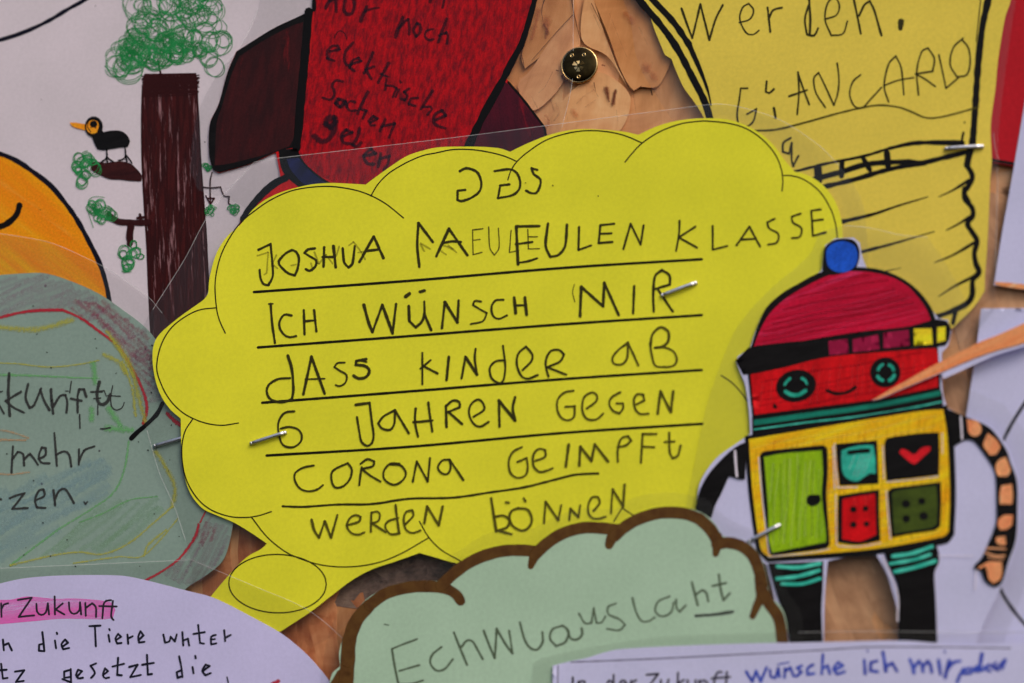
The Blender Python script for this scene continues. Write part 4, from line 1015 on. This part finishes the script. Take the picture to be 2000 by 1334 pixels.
# ================================================================== robot cut-out
def robot():
    h = 3.3
    lift = None
    t = thing('robot_cutout', 'felt-pen robot cut-out with blue bobble, crimson cap and yellow box body', 'cutout', 1660, 880, h)
    ol = pts("1606,500 1610,478 1630,464 1668,462 1682,474 1686,498 1694,521 1735,531 1766,545 1799,571 1822,603 1834,620 1853,623 1861,648 1854,676 1842,690 1844,765 1852,795 1885,812 1905,815 1942,836 1970,872 1990,930 1993,1000 1989,1060 1962,1142 1956,1152 1908,1260 1905,1330 1751,1330 1751,1213 1746,1177 1731,1126 1710,1086 1665,1089 1619,1098 1613,1180 1612,1330 1520,1330 1515,1200 1495,1105 1465,1085 1390,1060 1357,990 1366,940 1396,895 1436,865 1463,846 1460,800 1453,752 1446,735 1435,707 1439,695 1463,678 1476,640 1493,605 1528,573 1578,543 1603,528")
    outer = inset(smooth_closed(ol, 28, 6), 2.6)
    sheet('paper', outer, h, M['white_cool'], t, raw=True, lift=lift)
    L = Layer(h, lift)
    PU = lambda n, s, m, c=50: patch(n, pts(s, K_RU), L, M[m], t, corner=c)
    PL = lambda n, s, m, c=50: patch(n, pts(s, K_RL), L, M[m], t, corner=c)
    # cap
    PU('cap_outline', "305,765 325,700 352,620 395,535 475,462 560,412 640,368 720,338 800,326 900,328 1000,343 1105,388 1190,455 1250,535 1280,615", 'black_fill', 60)
    PU('cap', "322,755 345,690 380,615 425,550 500,485 590,430 680,385 760,355 850,348 950,355 1040,378 1120,420 1180,480 1225,545 1252,612 1100,640 900,660 700,690 500,725", 'crimson', 60)
    # bobble
    patch('bobble_outline', [(1350+x/2.668, 400+y/2.668) for x, y in ((686, 350), (690, 270), (697, 225), (735, 190), (790, 178), (850, 188), (878, 240), (872, 300), (850, 338), (780, 362), (715, 368))], L, M['black_fill'], t, corner=100)
    patch('bobble', [(1350+x/2.668, 400+y/2.668) for x, y in ((704, 270), (712, 225), (750, 198), (800, 192), (850, 214), (868, 262), (858, 315), (815, 350), (760, 352), (716, 325))], L, M['blue'], t, corner=100)
    CAPR = pts("345,735 380,630 430,565 500,500 590,445 680,400 760,370 850,362 950,368 1040,392 1110,432 1170,490 1215,545 1235,600 1100,625 900,645 700,675 500,710", K_RU)
    hatch('felt_streaks', CAPR, L, M['pink_streak'], t, 14, 12, 3.2, 31, 2.0)
    hatch('felt_streaks', CAPR, L, M['dark_red_streak'], t, 10, 15, 4.5, 32, 2.0)
    PU('cap_band', "232,812 270,775 310,742 500,718 700,698 1000,655 1150,632 1270,598 1330,605 1352,640 1345,700 1325,735 1280,742 1150,748 1000,765 700,795 480,850 272,888", 'black_fill', 40)
    for s, m in (("715,712 815,700 822,775 720,785", 'maroon'), ("842,702 975,678 983,755 842,770", 'maroon'), ("1002,668 1133,652 1138,735 1002,750", 'maroon'),
                 ("1160,648 1253,645 1258,728 1163,735", 'lemon'), ("1282,640 1325,635 1325,708 1282,720", 'lemon')):
        PU('band_block', s, m, 30)
    # head
    PU('head_outline', "296,880 480,845 700,790 1000,760 1285,740 1300,970 1000,1025 320,1110", 'black_fill', 30)
    PU('head', "310,885 480,850 700,797 1000,768 1275,748 1286,780 1286,950 1000,1008 650,1055 330,1095", 'robot_red', 30)
    HR = pts("325,900 480,865 700,812 1000,783 1262,762 1272,940 1000,995 650,1040 345,1078", K_RU)
    hatch('felt_streaks', HR, L, M['red_streak'], t, 84, 16, 4, 33, 1.5)
    hatch('felt_streaks', HR, L, M['dark_red_streak'], t, 10, 17, 4, 34, 1.5)
    eye = patch('eye', [(1350+x/2.668, 400+y/2.668) for x, y in ellipse(547, 945, 106, 84, 10, -12)], L, M['black_fill'], t, corner=100)
    draw('eye_ring', "w6|488,938 500,920 516,906; w6|578,905 596,918 604,934; w8|492,975 520,990 558,992 596,970", L, M['eye_teal'], t, K_RU)
    patch('eye', [(1350+x/2.668, 400+y/2.668) for x, y in ellipse(1012, 875, 80, 80, 10)], L, M['black_fill'], t, corner=100)
    draw('eye_ring', "w7|975,860 985,842 998,834; w7|1032,836 1048,846 1055,862; w7|972,895 984,910 998,916; w7|1034,916 1050,905 1058,890", L, M['eye_teal'], t, K_RU)
    draw('mouth', "w7|708,968 750,985 800,982 830,970 855,952", L, M['marker'], t, K_RU)
    draw('cheek_dot', "w8|435,1048 440,1055", L, M['marker'], t, K_RU)
    # neck
    PU('neck', "318,1108 700,1060 1000,1020 1300,962 1310,1000 1312,1060 1000,1105 700,1150 320,1205", 'black_fill', 30)
    PU('neck_ring', "328,1122 600,1085 850,1052 1100,1010 1298,968 1300,995 1100,1035 860,1076 600,1112 328,1150", 'sea', 30)
    draw('neck_ring', "w3|330,1172 600,1135 860,1105 1100,1068 1300,1028", L, M['teal_line'], t, K_RU)
    # body
    patch('body_outline', pts("1455,852 1655,818 1800,795 1850,792 1862,850 1867,960 1864,1045 1848,1062 1700,1084 1500,1098 1478,1078 1462,960"), L, M['black_fill'], t, corner=40)
    patch('body', pts("1463,858 1655,826 1800,803 1842,800 1850,850 1855,960 1853,1038 1843,1048 1700,1073 1503,1089 1486,1072 1470,960"), L, M['robot_yellow'], t, corner=40)
    BR = pts("1466,862 1655,832 1800,808 1838,806 1845,850 1850,960 1846,1038 1700,1068 1505,1084 1490,1070 1474,960")
    hatch('felt_streaks', BR, L, M['gold_streak'], t, 12, 13, 3.6, 35, 1.5)
    hatch('felt_streaks', BR, L, M['dark_gold_streak'], t, 86, 15, 4.5, 36, 1.5)
    D_ = lambda s: patch('door_frame', pts(s, K_ML), L, M['black_fill'], t, corner=100)
    D_("645,110 660,90 800,72 990,55 1008,70 1012,200 1005,330 1022,590 1005,610 850,632 710,648 690,630 672,450")
    patch('door', pts("668,118 760,100 900,88 978,82 984,200 978,330 1000,520 1002,575 850,605 712,632 695,560 690,400", K_ML), L, M['door_green'], t, corner=40)
    DR = pts("680,130 760,110 900,98 972,92 976,200 970,330 990,520 990,565 850,595 722,620 705,560 700,400", K_ML)
    hatch('felt_streaks', DR, L, M['lime_streak'], t, 86, 10, 4, 37, 2.0)
    hatch('felt_streaks', DR, L, M['deep_green_streak'], t, 88, 14, 4.5, 38, 2.0)
    patch('door_knob', pts("895,345 905,325 940,320 970,325 975,350 955,375 920,385 900,370", K_ML), L, M['black_fill'], t, corner=100)
    draw('paper_gap', "w2.5|640,120 655,300 680,520 695,640; w2|690,655 900,635 1020,612; w2|1040,60 1048,290", L, M['white_gap'], t, K_ML)
    PL('panel_frame', "228,48 340,38 450,28 455,140 458,262 340,268 248,272 235,160", 'black_fill', 40)
    PL('panel', "258,85 300,68 370,55 430,55 440,130 442,208 415,205 385,222 345,248 300,240 268,210 258,150", 'teal_pen', 60)
    hatch('felt_streaks', pts("270,95 370,65 425,65 435,200 345,238 290,225 272,180", K_RL), L, M['aqua_streak'], t, 70, 8, 3.5, 39, 1.0)
    draw('slot', "w9|300,95 350,88 402,84", L, M['marker'], t, K_RL)
    PL('panel_frame', "490,40 505,15 560,5 680,-10 782,-15 785,100 782,215 640,232 500,246 492,140", 'black_fill', 40)
    PL('heart', "568,92 580,75 608,80 650,105 690,68 735,62 738,80 700,115 652,156 620,140 590,115", 'heart_red', 100)
    PL('panel_frame', "240,325 350,308 462,292 462,430 468,568 345,590 238,578 238,450", 'black_fill', 40)
    PL('panel', "264,345 350,328 440,315 442,430 445,535 410,552 355,572 262,560 262,450", 'robot_red', 40)
    PL('panel_frame', "508,300 530,285 650,270 792,252 795,380 790,490 760,512 640,530 528,550 515,420", 'black_fill', 40)
    PL('panel', "530,310 560,298 650,285 768,272 774,380 770,480 740,498 640,515 542,530 535,420", 'olive', 40)
    for x, y, r in ((322, 400, 19), (388, 395, 17), (322, 482, 19), (393, 478, 16), (605, 370, 23), (690, 355, 21), (607, 450, 22), (700, 435, 24)):
        patch('button', [(1550+a/2.7556, 850+b/2.7556) for a, b in ellipse(x, y, r, r*0.95, 8)], L, M['black_fill'], t, corner=100, step=3)
    draw('paper_gap', "w2.2|222,45 228,160 240,285; w2|235,282 345,280; w2|482,60 488,235; w2|228,320 232,590; w2|240,598 350,600 470,580; w2.4|500,300 512,450 522,560; w2|500,252 640,240 780,222; w2|800,-10 802,100", L, M['white_gap'], t, K_RL)
    # legs
    patch('leg', pts("690,690 850,684 988,678 985,800 978,950 985,1130 985,1300 820,1300 805,1105 780,980 735,850", K_ML), L, M['black_fill'], t, corner=40)
    draw('leg_ring', "w8|740,706 850,712 968,690; w8|738,772 850,760 965,728; w7|765,800 870,800 970,772", L, M['teal_line'], t, K_ML)
    PL('leg', "488,636 620,618 768,588 782,640 780,690 758,742 765,900 772,1110 770,1300 565,1300 562,1000 560,820 530,740 510,700", 'black_fill', 40)
    draw('leg_ring', "w8|535,652 640,636 745,600; w7|520,692 650,670 735,642; w8|545,735 650,712 762,678", L, M['teal_line'], t, K_RL)
    draw('paper_gap', "w2|780,650 970,650; w3|985,700 975,830; w4|478,655 520,750 560,860 560,1000", L, M['white_gap'], t, K_RL)
    # left arm
    patch('arm', pts("500,75 540,50 572,38 572,120 566,238 530,236 500,225 478,222 440,310 405,380 385,445 330,430 298,395 322,300 368,212 440,130", K_ML), L, M['black_fill'], t, corner=40)
    draw('arm_stripe', "w6|512,85 516,150 522,222", L, M['white_gap'], t, K_ML)
    # right arm
    a = pts("1325,1060 1420,1100", K_RU)+pts("1890,816 1912,824 1938,840 1965,878 1974,904 1986,941 1987,995 1984,1053 1969,1099 1957,1138 1942,1146 1924,1135 1915,1115 1902,1112 1903,1104 1917,1090 1931,1060 1945,1021 1946,977 1943,923 1926,892 1902,862 1884,860")+pts("1365,1262", K_RU)
    patch('arm', a, L, M['black_fill'], t, corner=60)
    draw('arm_stripe', "w4.5|1405,1105 1412,1222", L, M['white_gap'], t, K_RU)
    for s, k in (("1436,1118 1490,1128 1512,1160 1508,1190 1480,1208 1448,1192", K_RU), ("1545,1190 1590,1225 1612,1262 1590,1300 1560,1300 1522,1255", K_RU),
                 ("1030,25 1060,2 1090,25 1112,60 1090,90 1058,110 1032,70", K_RL), ("1090,155 1110,130 1142,118 1168,190 1150,222 1105,222 1088,190", K_RL),
                 ("1118,272 1175,262 1180,330 1175,372 1110,372 1108,320", K_RL), ("1102,455 1135,430 1180,430 1175,480 1150,505 1115,512 1100,490", K_RL),
                 ("1090,550 1140,542 1142,590 1115,592 1090,580", K_RL)):
        patch('arm_block', pts(s, k), L, M['peach'], t, corner=60, step=4)
    draw('arm_block', "w4|1040,608 1140,612; w4|1032,632 1090,650 1135,648; w3|1045,655 1130,665", L, M['peach_line'], t, K_RL)
    patch('hand', pts("992,712 1030,690 1060,678 1120,682 1122,740 1112,775 1075,798 1050,775 1042,730 1030,705 1000,722", K_RL), L, M['peach'], t, corner=60)
    film(pts("1350,1100 1340,1000 1358,900 1378,800 1405,720 1440,640 1500,570 1580,500 1600,455 1650,441 1700,446 1762,460 1811,464 1850,520 1890,600 1895,660 1890,760 1960,790 2015,860 2035,1000 2020,1100 1960,1260 1960,1345 1480,1345 1440,1120"), outer, h-0.05, t,
         [pts("1650,441 1700,446 1762,460 1811,464")], lift=lift, ew=2)
robot()

# ================================================================== orange spike
def spike():
    h = 4.0
    t = thing('orange_spike', 'long pointed orange paper strip reaching across the robot face from the right', 'cutout', 1880, 700, h)
    lift = lambda x, y: 0.5*sm((1900-x)/200.0)
    ol = pts("940,1022 1040,962 1100,930 1200,872 1300,818 1400,768 1500,718 1600,678 1734,618 1950,520 1950,640 1734,738 1600,780 1500,822 1400,870 1315,908 1302,878 1100,962 985,1012", K_RU)
    sheet('paper', ol, h, M['white_cool'], t, corner=28, lift=lift)
    L = Layer(h, lift)
    patch('orange_colouring', pts("945,1019 1040,962 1100,930 1200,872 1300,818 1400,768 1500,718 1600,678 1734,618 1948,522 1948,622 1734,720 1600,758 1500,792 1400,832 1302,875 1100,960 985,1010", K_RU), L, M['spike'], t, corner=28)
    draw('pencil_edge', "w2|1948,625 1734,723 1600,761 1500,795 1400,835 1306,876", L, M['pencil_grey'], t, K_RU)
spike()

# ================================================================== mint green tree-crown cloud
def mint():
    h = 4.1
    t = thing('bush_cutout', 'mint green bush-shaped paper with a wide brown wavy border and one pencilled word', 'cutout', 1100, 1200, h)
    ol = pts("690,1400 640,1340 647,1314 662,1300 660,1275 666,1250 676,1225 690,1204 704,1178 730,1157 766,1140 809,1132 862,1131 880,1117 900,1096 932,1078 972,1065 1016,1063 1047,1065 1070,1045 1099,1029 1143,1019 1179,1020 1212,1024 1237,1005 1270,992 1302,988 1341,990 1373,999 1396,1018 1413,1044 1446,1051 1473,1066 1491,1093 1501,1126 1506,1160 1528,1183 1539,1213 1542,1253 1548,1330 1540,1420 690,1480")
    outer = inset(smooth_closed(ol, 40, 6), 3.0)
    sheet('paper', outer, h, M['mint'], t, raw=True)
    L = Layer(h)
    B = lambda s: draw('brown_border', s, L, M['brown_outline'], t, PX, jit=0.03)
    B("w24|700,1440 690,1345; w30|656,1345 672,1318; w30|676,1340 680,1290; w30-26|680,1290 683,1250 697,1212 722,1182; w24|722,1182 755,1159 800,1147 840,1145; w24-20|840,1145 872,1150 892,1162 900,1174")
    B("w24|862,1144 885,1122 912,1102 945,1086 985,1076 1025,1075 1050,1078; w26-13|1048,1078 1042,1092 1037,1106")
    B("w24|1045,1084 1068,1062 1100,1042 1140,1031 1180,1032 1212,1036; w28-18|1205,1038 1195,1052 1190,1065")
    B("w24|1200,1048 1220,1030 1248,1014 1290,1002 1335,1003 1366,1013; w25|1366,1013 1388,1034 1402,1058; w26-13|1400,1050 1400,1070 1398,1082")
    B("w24|1400,1064 1420,1060 1447,1066 1470,1085 1483,1115 1489,1145; w26-13|1486,1130 1486,1165 1478,1185 1470,1204")
    B("w24|1486,1150 1503,1180 1520,1205 1527,1240 1532,1300 1532,1380")
    Wd = lambda s, k, w=5.6: draw('handwritten_letters', s, L, M['pencil_mint'], t, k, w)
    Wd("w5|1480,932 1350,980 1250,1022; w6|1250,1022 1275,1180 1310,1345; w5|1320,1222 1500,1170; w5|1310,1345 1430,1340 1535,1310", K_MB)
    Wd("228,1140 180,1180 168,1225 200,1266 245,1258 290,1205; w6|295,1062 330,1150 365,1235; 335,1140 365,1105 395,1110 420,1150 450,1205; w6|455,1052 485,1130 515,1200; w6|515,1200 525,1042; w6|525,1042 570,1120 610,1175; w5|610,1175 592,1052; w6|650,1008 672,1090 700,1140 740,1155 772,1115 770,1060; 880,1025 825,1045 812,1095 845,1135 895,1112 912,1055 880,1025; w6|905,1048 925,1095 960,1098 985,1072 982,1040; w5|968,960 1000,1012 1035,1010 1048,930; w5|1048,940 1062,1010 1090,1008 1110,975; w5|1168,905 1125,925 1128,965 1185,990 1215,1020 1185,1050 1118,1042; w5|1255,875 1275,950 1305,1000 1345,1000 1375,980; w5|1455,868 1395,895 1378,945 1412,975 1462,955 1478,900", K_MI)
    Wd("195,885 198,930 215,950 248,915; w6|280,790 295,850 312,915; 300,860 335,835 358,850 368,895; w6|425,750 435,830 450,888 485,850; 390,812 465,795", K_ML)
    draw('underline', "w7|302,972 400,965 500,950", L, M['pencil_grey'], t, K_ML)
    draw('speck', "w3|1180,795 1220,802", L, M['pencil_mint'], t, K_MB)
    o2 = pts("600,1440 625,1340 640,1250 665,1190 715,1140 790,1112 850,1108 890,1080 960,1040 1030,1036 1080,1012 1140,994 1200,996 1240,972 1310,962 1380,975 1425,1015 1490,1040 1525,1100 1535,1150 1565,1200 1572,1300 1570,1450 700,1500")
    film(o2, outer, h-0.05, t, [])
mint()

# ================================================================== sheet at the bottom right
def bottom_sheet():
    h = 4.8
    t = thing('printed_sheet', 'white printed sheet at the bottom with blue felt-pen writing', 'paper', 1550, 1320, h)
    ol = pts("1078,1460 1079,1380 1080,1300 1116,1291 1146,1285 1178,1275 1210,1268 1310,1262 1450,1257 1600,1254 1760,1251 1832,1256 1900,1258 2060,1252 2160,1250 2160,1470")
    sheet('paper', ol, h, M['white_cool'], t, corner=30)
    outer = smooth_closed(ol, 30, 6)
    L = Layer(h)
    draw('frame_line', "w3.5|1116,1293 1250,1288 1450,1278 1600,1270 1700,1264 1850,1264 1973,1266; w3|1090,1300 1089,1400", L, M['print_soft'], t)
    draw('printed_word', "345,615 345,720; 395,720 402,655; 400,680 430,650 460,655 468,720; 745,590 740,720; 735,665 700,645 680,680 695,720 735,710; 800,690 870,680 850,645 815,650 800,700; 905,720 915,648; 915,665 965,642; 1065,590 1180,580 1075,720; 1205,640 1210,690 1240,715 1265,700 1280,635; 1372,570 1370,720; 1430,640 1375,675 1430,720; 1465,640 1475,700 1510,715 1540,690 1545,640; 1575,720 1582,645; 1582,665 1625,642 1655,660 1660,720; 1720,720 1735,610 1770,560 1800,565; 1700,625 1880,612; 1850,560 1840,700", L, M['print_dark'], t, K_BC, 4.6, jit=0.03)
    draw('handwritten_word', "w7|572,1272 588,1300 605,1325 625,1270 650,1325 682,1250; 700,1262 705,1300 730,1305 745,1252 752,1302; w4|742,1234 802,1222; 778,1305 780,1255; 780,1272 810,1250 828,1298; 872,1240 846,1252 870,1275 842,1298; 932,1235 902,1255 902,1288 938,1282; 985,1178 978,1286; 981,1258 1010,1238 1022,1284; 1048,1264 1092,1240 1068,1222 1042,1255 1062,1287 1102,1272", L, M['blue_marker'], t, K_ML, 6.5)
    draw('handwritten_word', "440,775 450,910; w4|468,680 476,695; 565,785 505,800 500,880 570,890; w8|622,700 640,800 652,885; 655,840 715,805 735,840 760,885", L, M['blue_marker'], t, K_BB, 7.5)
    draw('handwritten_word', "w8|885,770 910,830 925,900; 925,850 975,785 1000,820 1015,890; 1015,840 1060,785 1085,820 1100,895; w8|1165,775 1185,915; w4|1222,685 1230,705; w8|1270,780 1250,860 1230,945; 1250,870 1310,800 1380,785; w7|1405,860 1375,920 1345,995", L, M['blue_marker'], t, K_BB, 7.5)
    draw('handwritten_word', "1480,855 1415,870 1410,905 1480,900 1520,860; w9|1590,715 1575,800 1570,880; w8|1570,830 1525,850 1540,885 1600,870; w8|1665,820 1615,850 1665,885; w8|1725,800 1690,840 1745,870; w8|1740,850 1815,775 1785,860", L, M['blue_marker'], t, K_BB, 8)
    film(pts("1030,1480 1035,1380 1042,1296 1060,1285 1150,1265 1300,1243 1500,1236 1700,1232 1960,1234 2170,1226 2170,1480"), outer, h-0.05, t, [pts("1560,1235 1700,1233 1960,1235 2060,1230")])
bottom_sheet()

# ================================================================== staples
def staple(a, b, h, label, hidden_end=False):
    """flattened wire staple: crown bar with two shoulders bent into the paper"""
    pa, pb = P(a[0], a[1], h), P(b[0], b[1], h)
    o = bpy.data.objects.new('staple', None); C.objects.link(o)
    mid = (pa+pb)/2; o.location = mid
    tag(o, label, 'staple', 'steel staples holding the papers')
    d = (pb-pa); L = d.length; d.normalize()
    nrm = Vector((0, -1, 0)); side = d.cross(nrm).normalized(); up = nrm
    W, T = 1.1*MM, 0.75*MM
    # crown: profile lofted along a slightly bowed line
    def loft(pl, name, par):
        verts = []; faces = []; n = 8
        for i, (c, dd, s) in enumerate(pl):
            u2 = dd.cross(side).normalized()
            for k in range(n):
                an = 2*math.pi*(k+0.5)/n
                x, y = math.cos(an), math.sin(an)
                x = math.copysign(abs(x)**0.6, x); y = math.copysign(abs(y)**0.6, y)
                verts.append(c+side*(W*s*x)+u2*(T*s*y))
            if i:
                for k in range(n):
                    a0 = (i-1)*n+k; a1 = (i-1)*n+(k+1) % n
                    faces.append((a0, a1, a1+n, a0+n))
        faces.append(tuple(range(n))[::-1]); faces.append(tuple(range(len(verts)-n, len(verts))))
        org = world_loc(par)
        ob = link(name, verts, faces, M['steel'], par)
        bm = bmesh.new(); bm.from_mesh(ob.data); bmesh.ops.recalc_face_normals(bm, faces=bm.faces); bm.to_mesh(ob.data); bm.free()
        return ob
    pl = []
    for i in range(9):
        f = i/8
        bow = 0.22*MM*math.sin(math.pi*f)
        pl.append((pa+d*(L*f)+up*(0.42*MM+bow), d, 0.5))
    loft(pl, 'crown_bar', o)
    for p0, sg in ((pa, -1), (pb, 1)):
        leg = []
        for i in range(6):
            an = math.radians(90*i/5)
            r = 0.55*MM
            c = p0+up*(0.42*MM)+d*(sg*r*math.sin(an))-up*(r*(1-math.cos(an)))
            dd = (d*sg*math.cos(an)-up*math.sin(an)).normalized()
            leg.append((c, dd, 0.5))
        leg.append((leg[-1][0]-up*(1.6*MM), -up, 0.45))
        loft(leg, 'leg', o)
staple((494, 866), (556, 846), 2.6, 'bright steel staple at the left of the yellow cloud beside the digit')
staple((1296, 577), (1357, 554), 2.6, 'bright steel staple near the right ends of the ruled lines on the yellow cloud')
staple((306, 871), (372, 852), 2.0, 'dull steel staple in the grey-green cloud, half under the yellow cloud')
staple((1850, 291), (1916, 287), 1.75, 'pale steel staple lying level across the black outline of the bulb paper')
staple((1466, 1056), (1520, 1027), 3.4, 'thin blurred steel staple at the lower left of the robot door')
def stub():
    lay = Layer(0.8)
    o = draw('staple_stub', "w2.5|1272,177 1274,186", lay, M['marker'], None)
    tag(o, 'tiny dark staple stub in the bare wood right of the brass pin', 'staple')
stub()

# ================================================================== brass pin
def pin():
    c = P(1132, 128, 1.0)
    o = bpy.data.objects.new('drawing_pin', None); C.objects.link(o); o.location = c
    tag(o, 'round brass drawing pin pushed into the bare wood', 'drawing pin')
    R = 37*0.00015
    def lathe(name, prof, mat, n=48, cx=0, cz=0, par=o):
        verts = []; faces = []
        for r, hh in prof:
            for k in range(n):
                a = 2*math.pi*k/n
                verts.append(c+Vector((cx+r*math.cos(a), -hh, cz+r*math.sin(a))))
        for i in range(len(prof)-1):
            for k in range(n):
                a, b = i*n+k, i*n+(k+1) % n
                faces.append((a, b, b+n, a+n))
        faces.append(tuple(range((len(prof)-1)*n, len(prof)*n)))
        ob = link(name, verts, faces, mat, par)
        bm = bmesh.new(); bm.from_mesh(ob.data); bmesh.ops.recalc_face_normals(bm, faces=bm.faces); bm.to_mesh(ob.data); bm.free()
        return ob
    lathe('rim', [(R*0.93, -0.6*MM), (R*1.0, -0.2*MM), (R*1.02, 0.1*MM), (R*1.0, 0.35*MM), (R*0.955, 0.5*MM), (R*0.93, 0.46*MM), (R*0.92, 0.2*MM)], M['brass_bright'])
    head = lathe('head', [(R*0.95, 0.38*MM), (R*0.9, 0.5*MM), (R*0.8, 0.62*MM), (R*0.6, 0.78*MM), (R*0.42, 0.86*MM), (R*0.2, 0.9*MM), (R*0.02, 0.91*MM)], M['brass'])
    # pressed-up claw in the middle: four small facets round a hollow
    k = R
    vs = []; fs = []
    for a0, rr in ((15, .34), (80, .28), (135, .36), (195, .28), (245, .34), (300, .30)):
        a = math.radians(a0); b = math.radians(a0+38)
        i = len(vs)
        vs += [c+Vector((k*.12*math.cos(a), -1.02*MM, k*.12*math.sin(a)-k*.08)), c+Vector((k*rr*math.cos(a), -0.95*MM, k*rr*math.sin(a)-k*.08)),
               c+Vector((k*rr*math.cos(b), -1.22*MM, k*rr*math.sin(b)-k*.08)), c+Vector((k*.10*math.cos(b), -1.10*MM, k*.10*math.sin(b)-k*.08)),
               c+Vector((k*rr*math.cos(b), -0.8*MM, k*rr*math.sin(b)-k*.08)), c+Vector((k*rr*math.cos(a), -0.8*MM, k*rr*math.sin(a)-k*.08))]
        fs += [(i, i+1, i+2, i+3), (i+1, i+5, i+4, i+2)]
    link('pressed_claw', vs, fs, M['brass_bright'], o, smooth=False)
    for dx, dy in ((-14, 19), (10, 19), (-1, -25)):
        s = 0.00015
        lathe('dimple', [(4.2*s, 0.66*MM), (4.0*s, 0.80*MM), (3.2*s, 0.86*MM), (2.3*s, 0.80*MM), (1.6*s, 0.62*MM)], M['brass_bright'], 14, dx*s, dy*s)
pin()
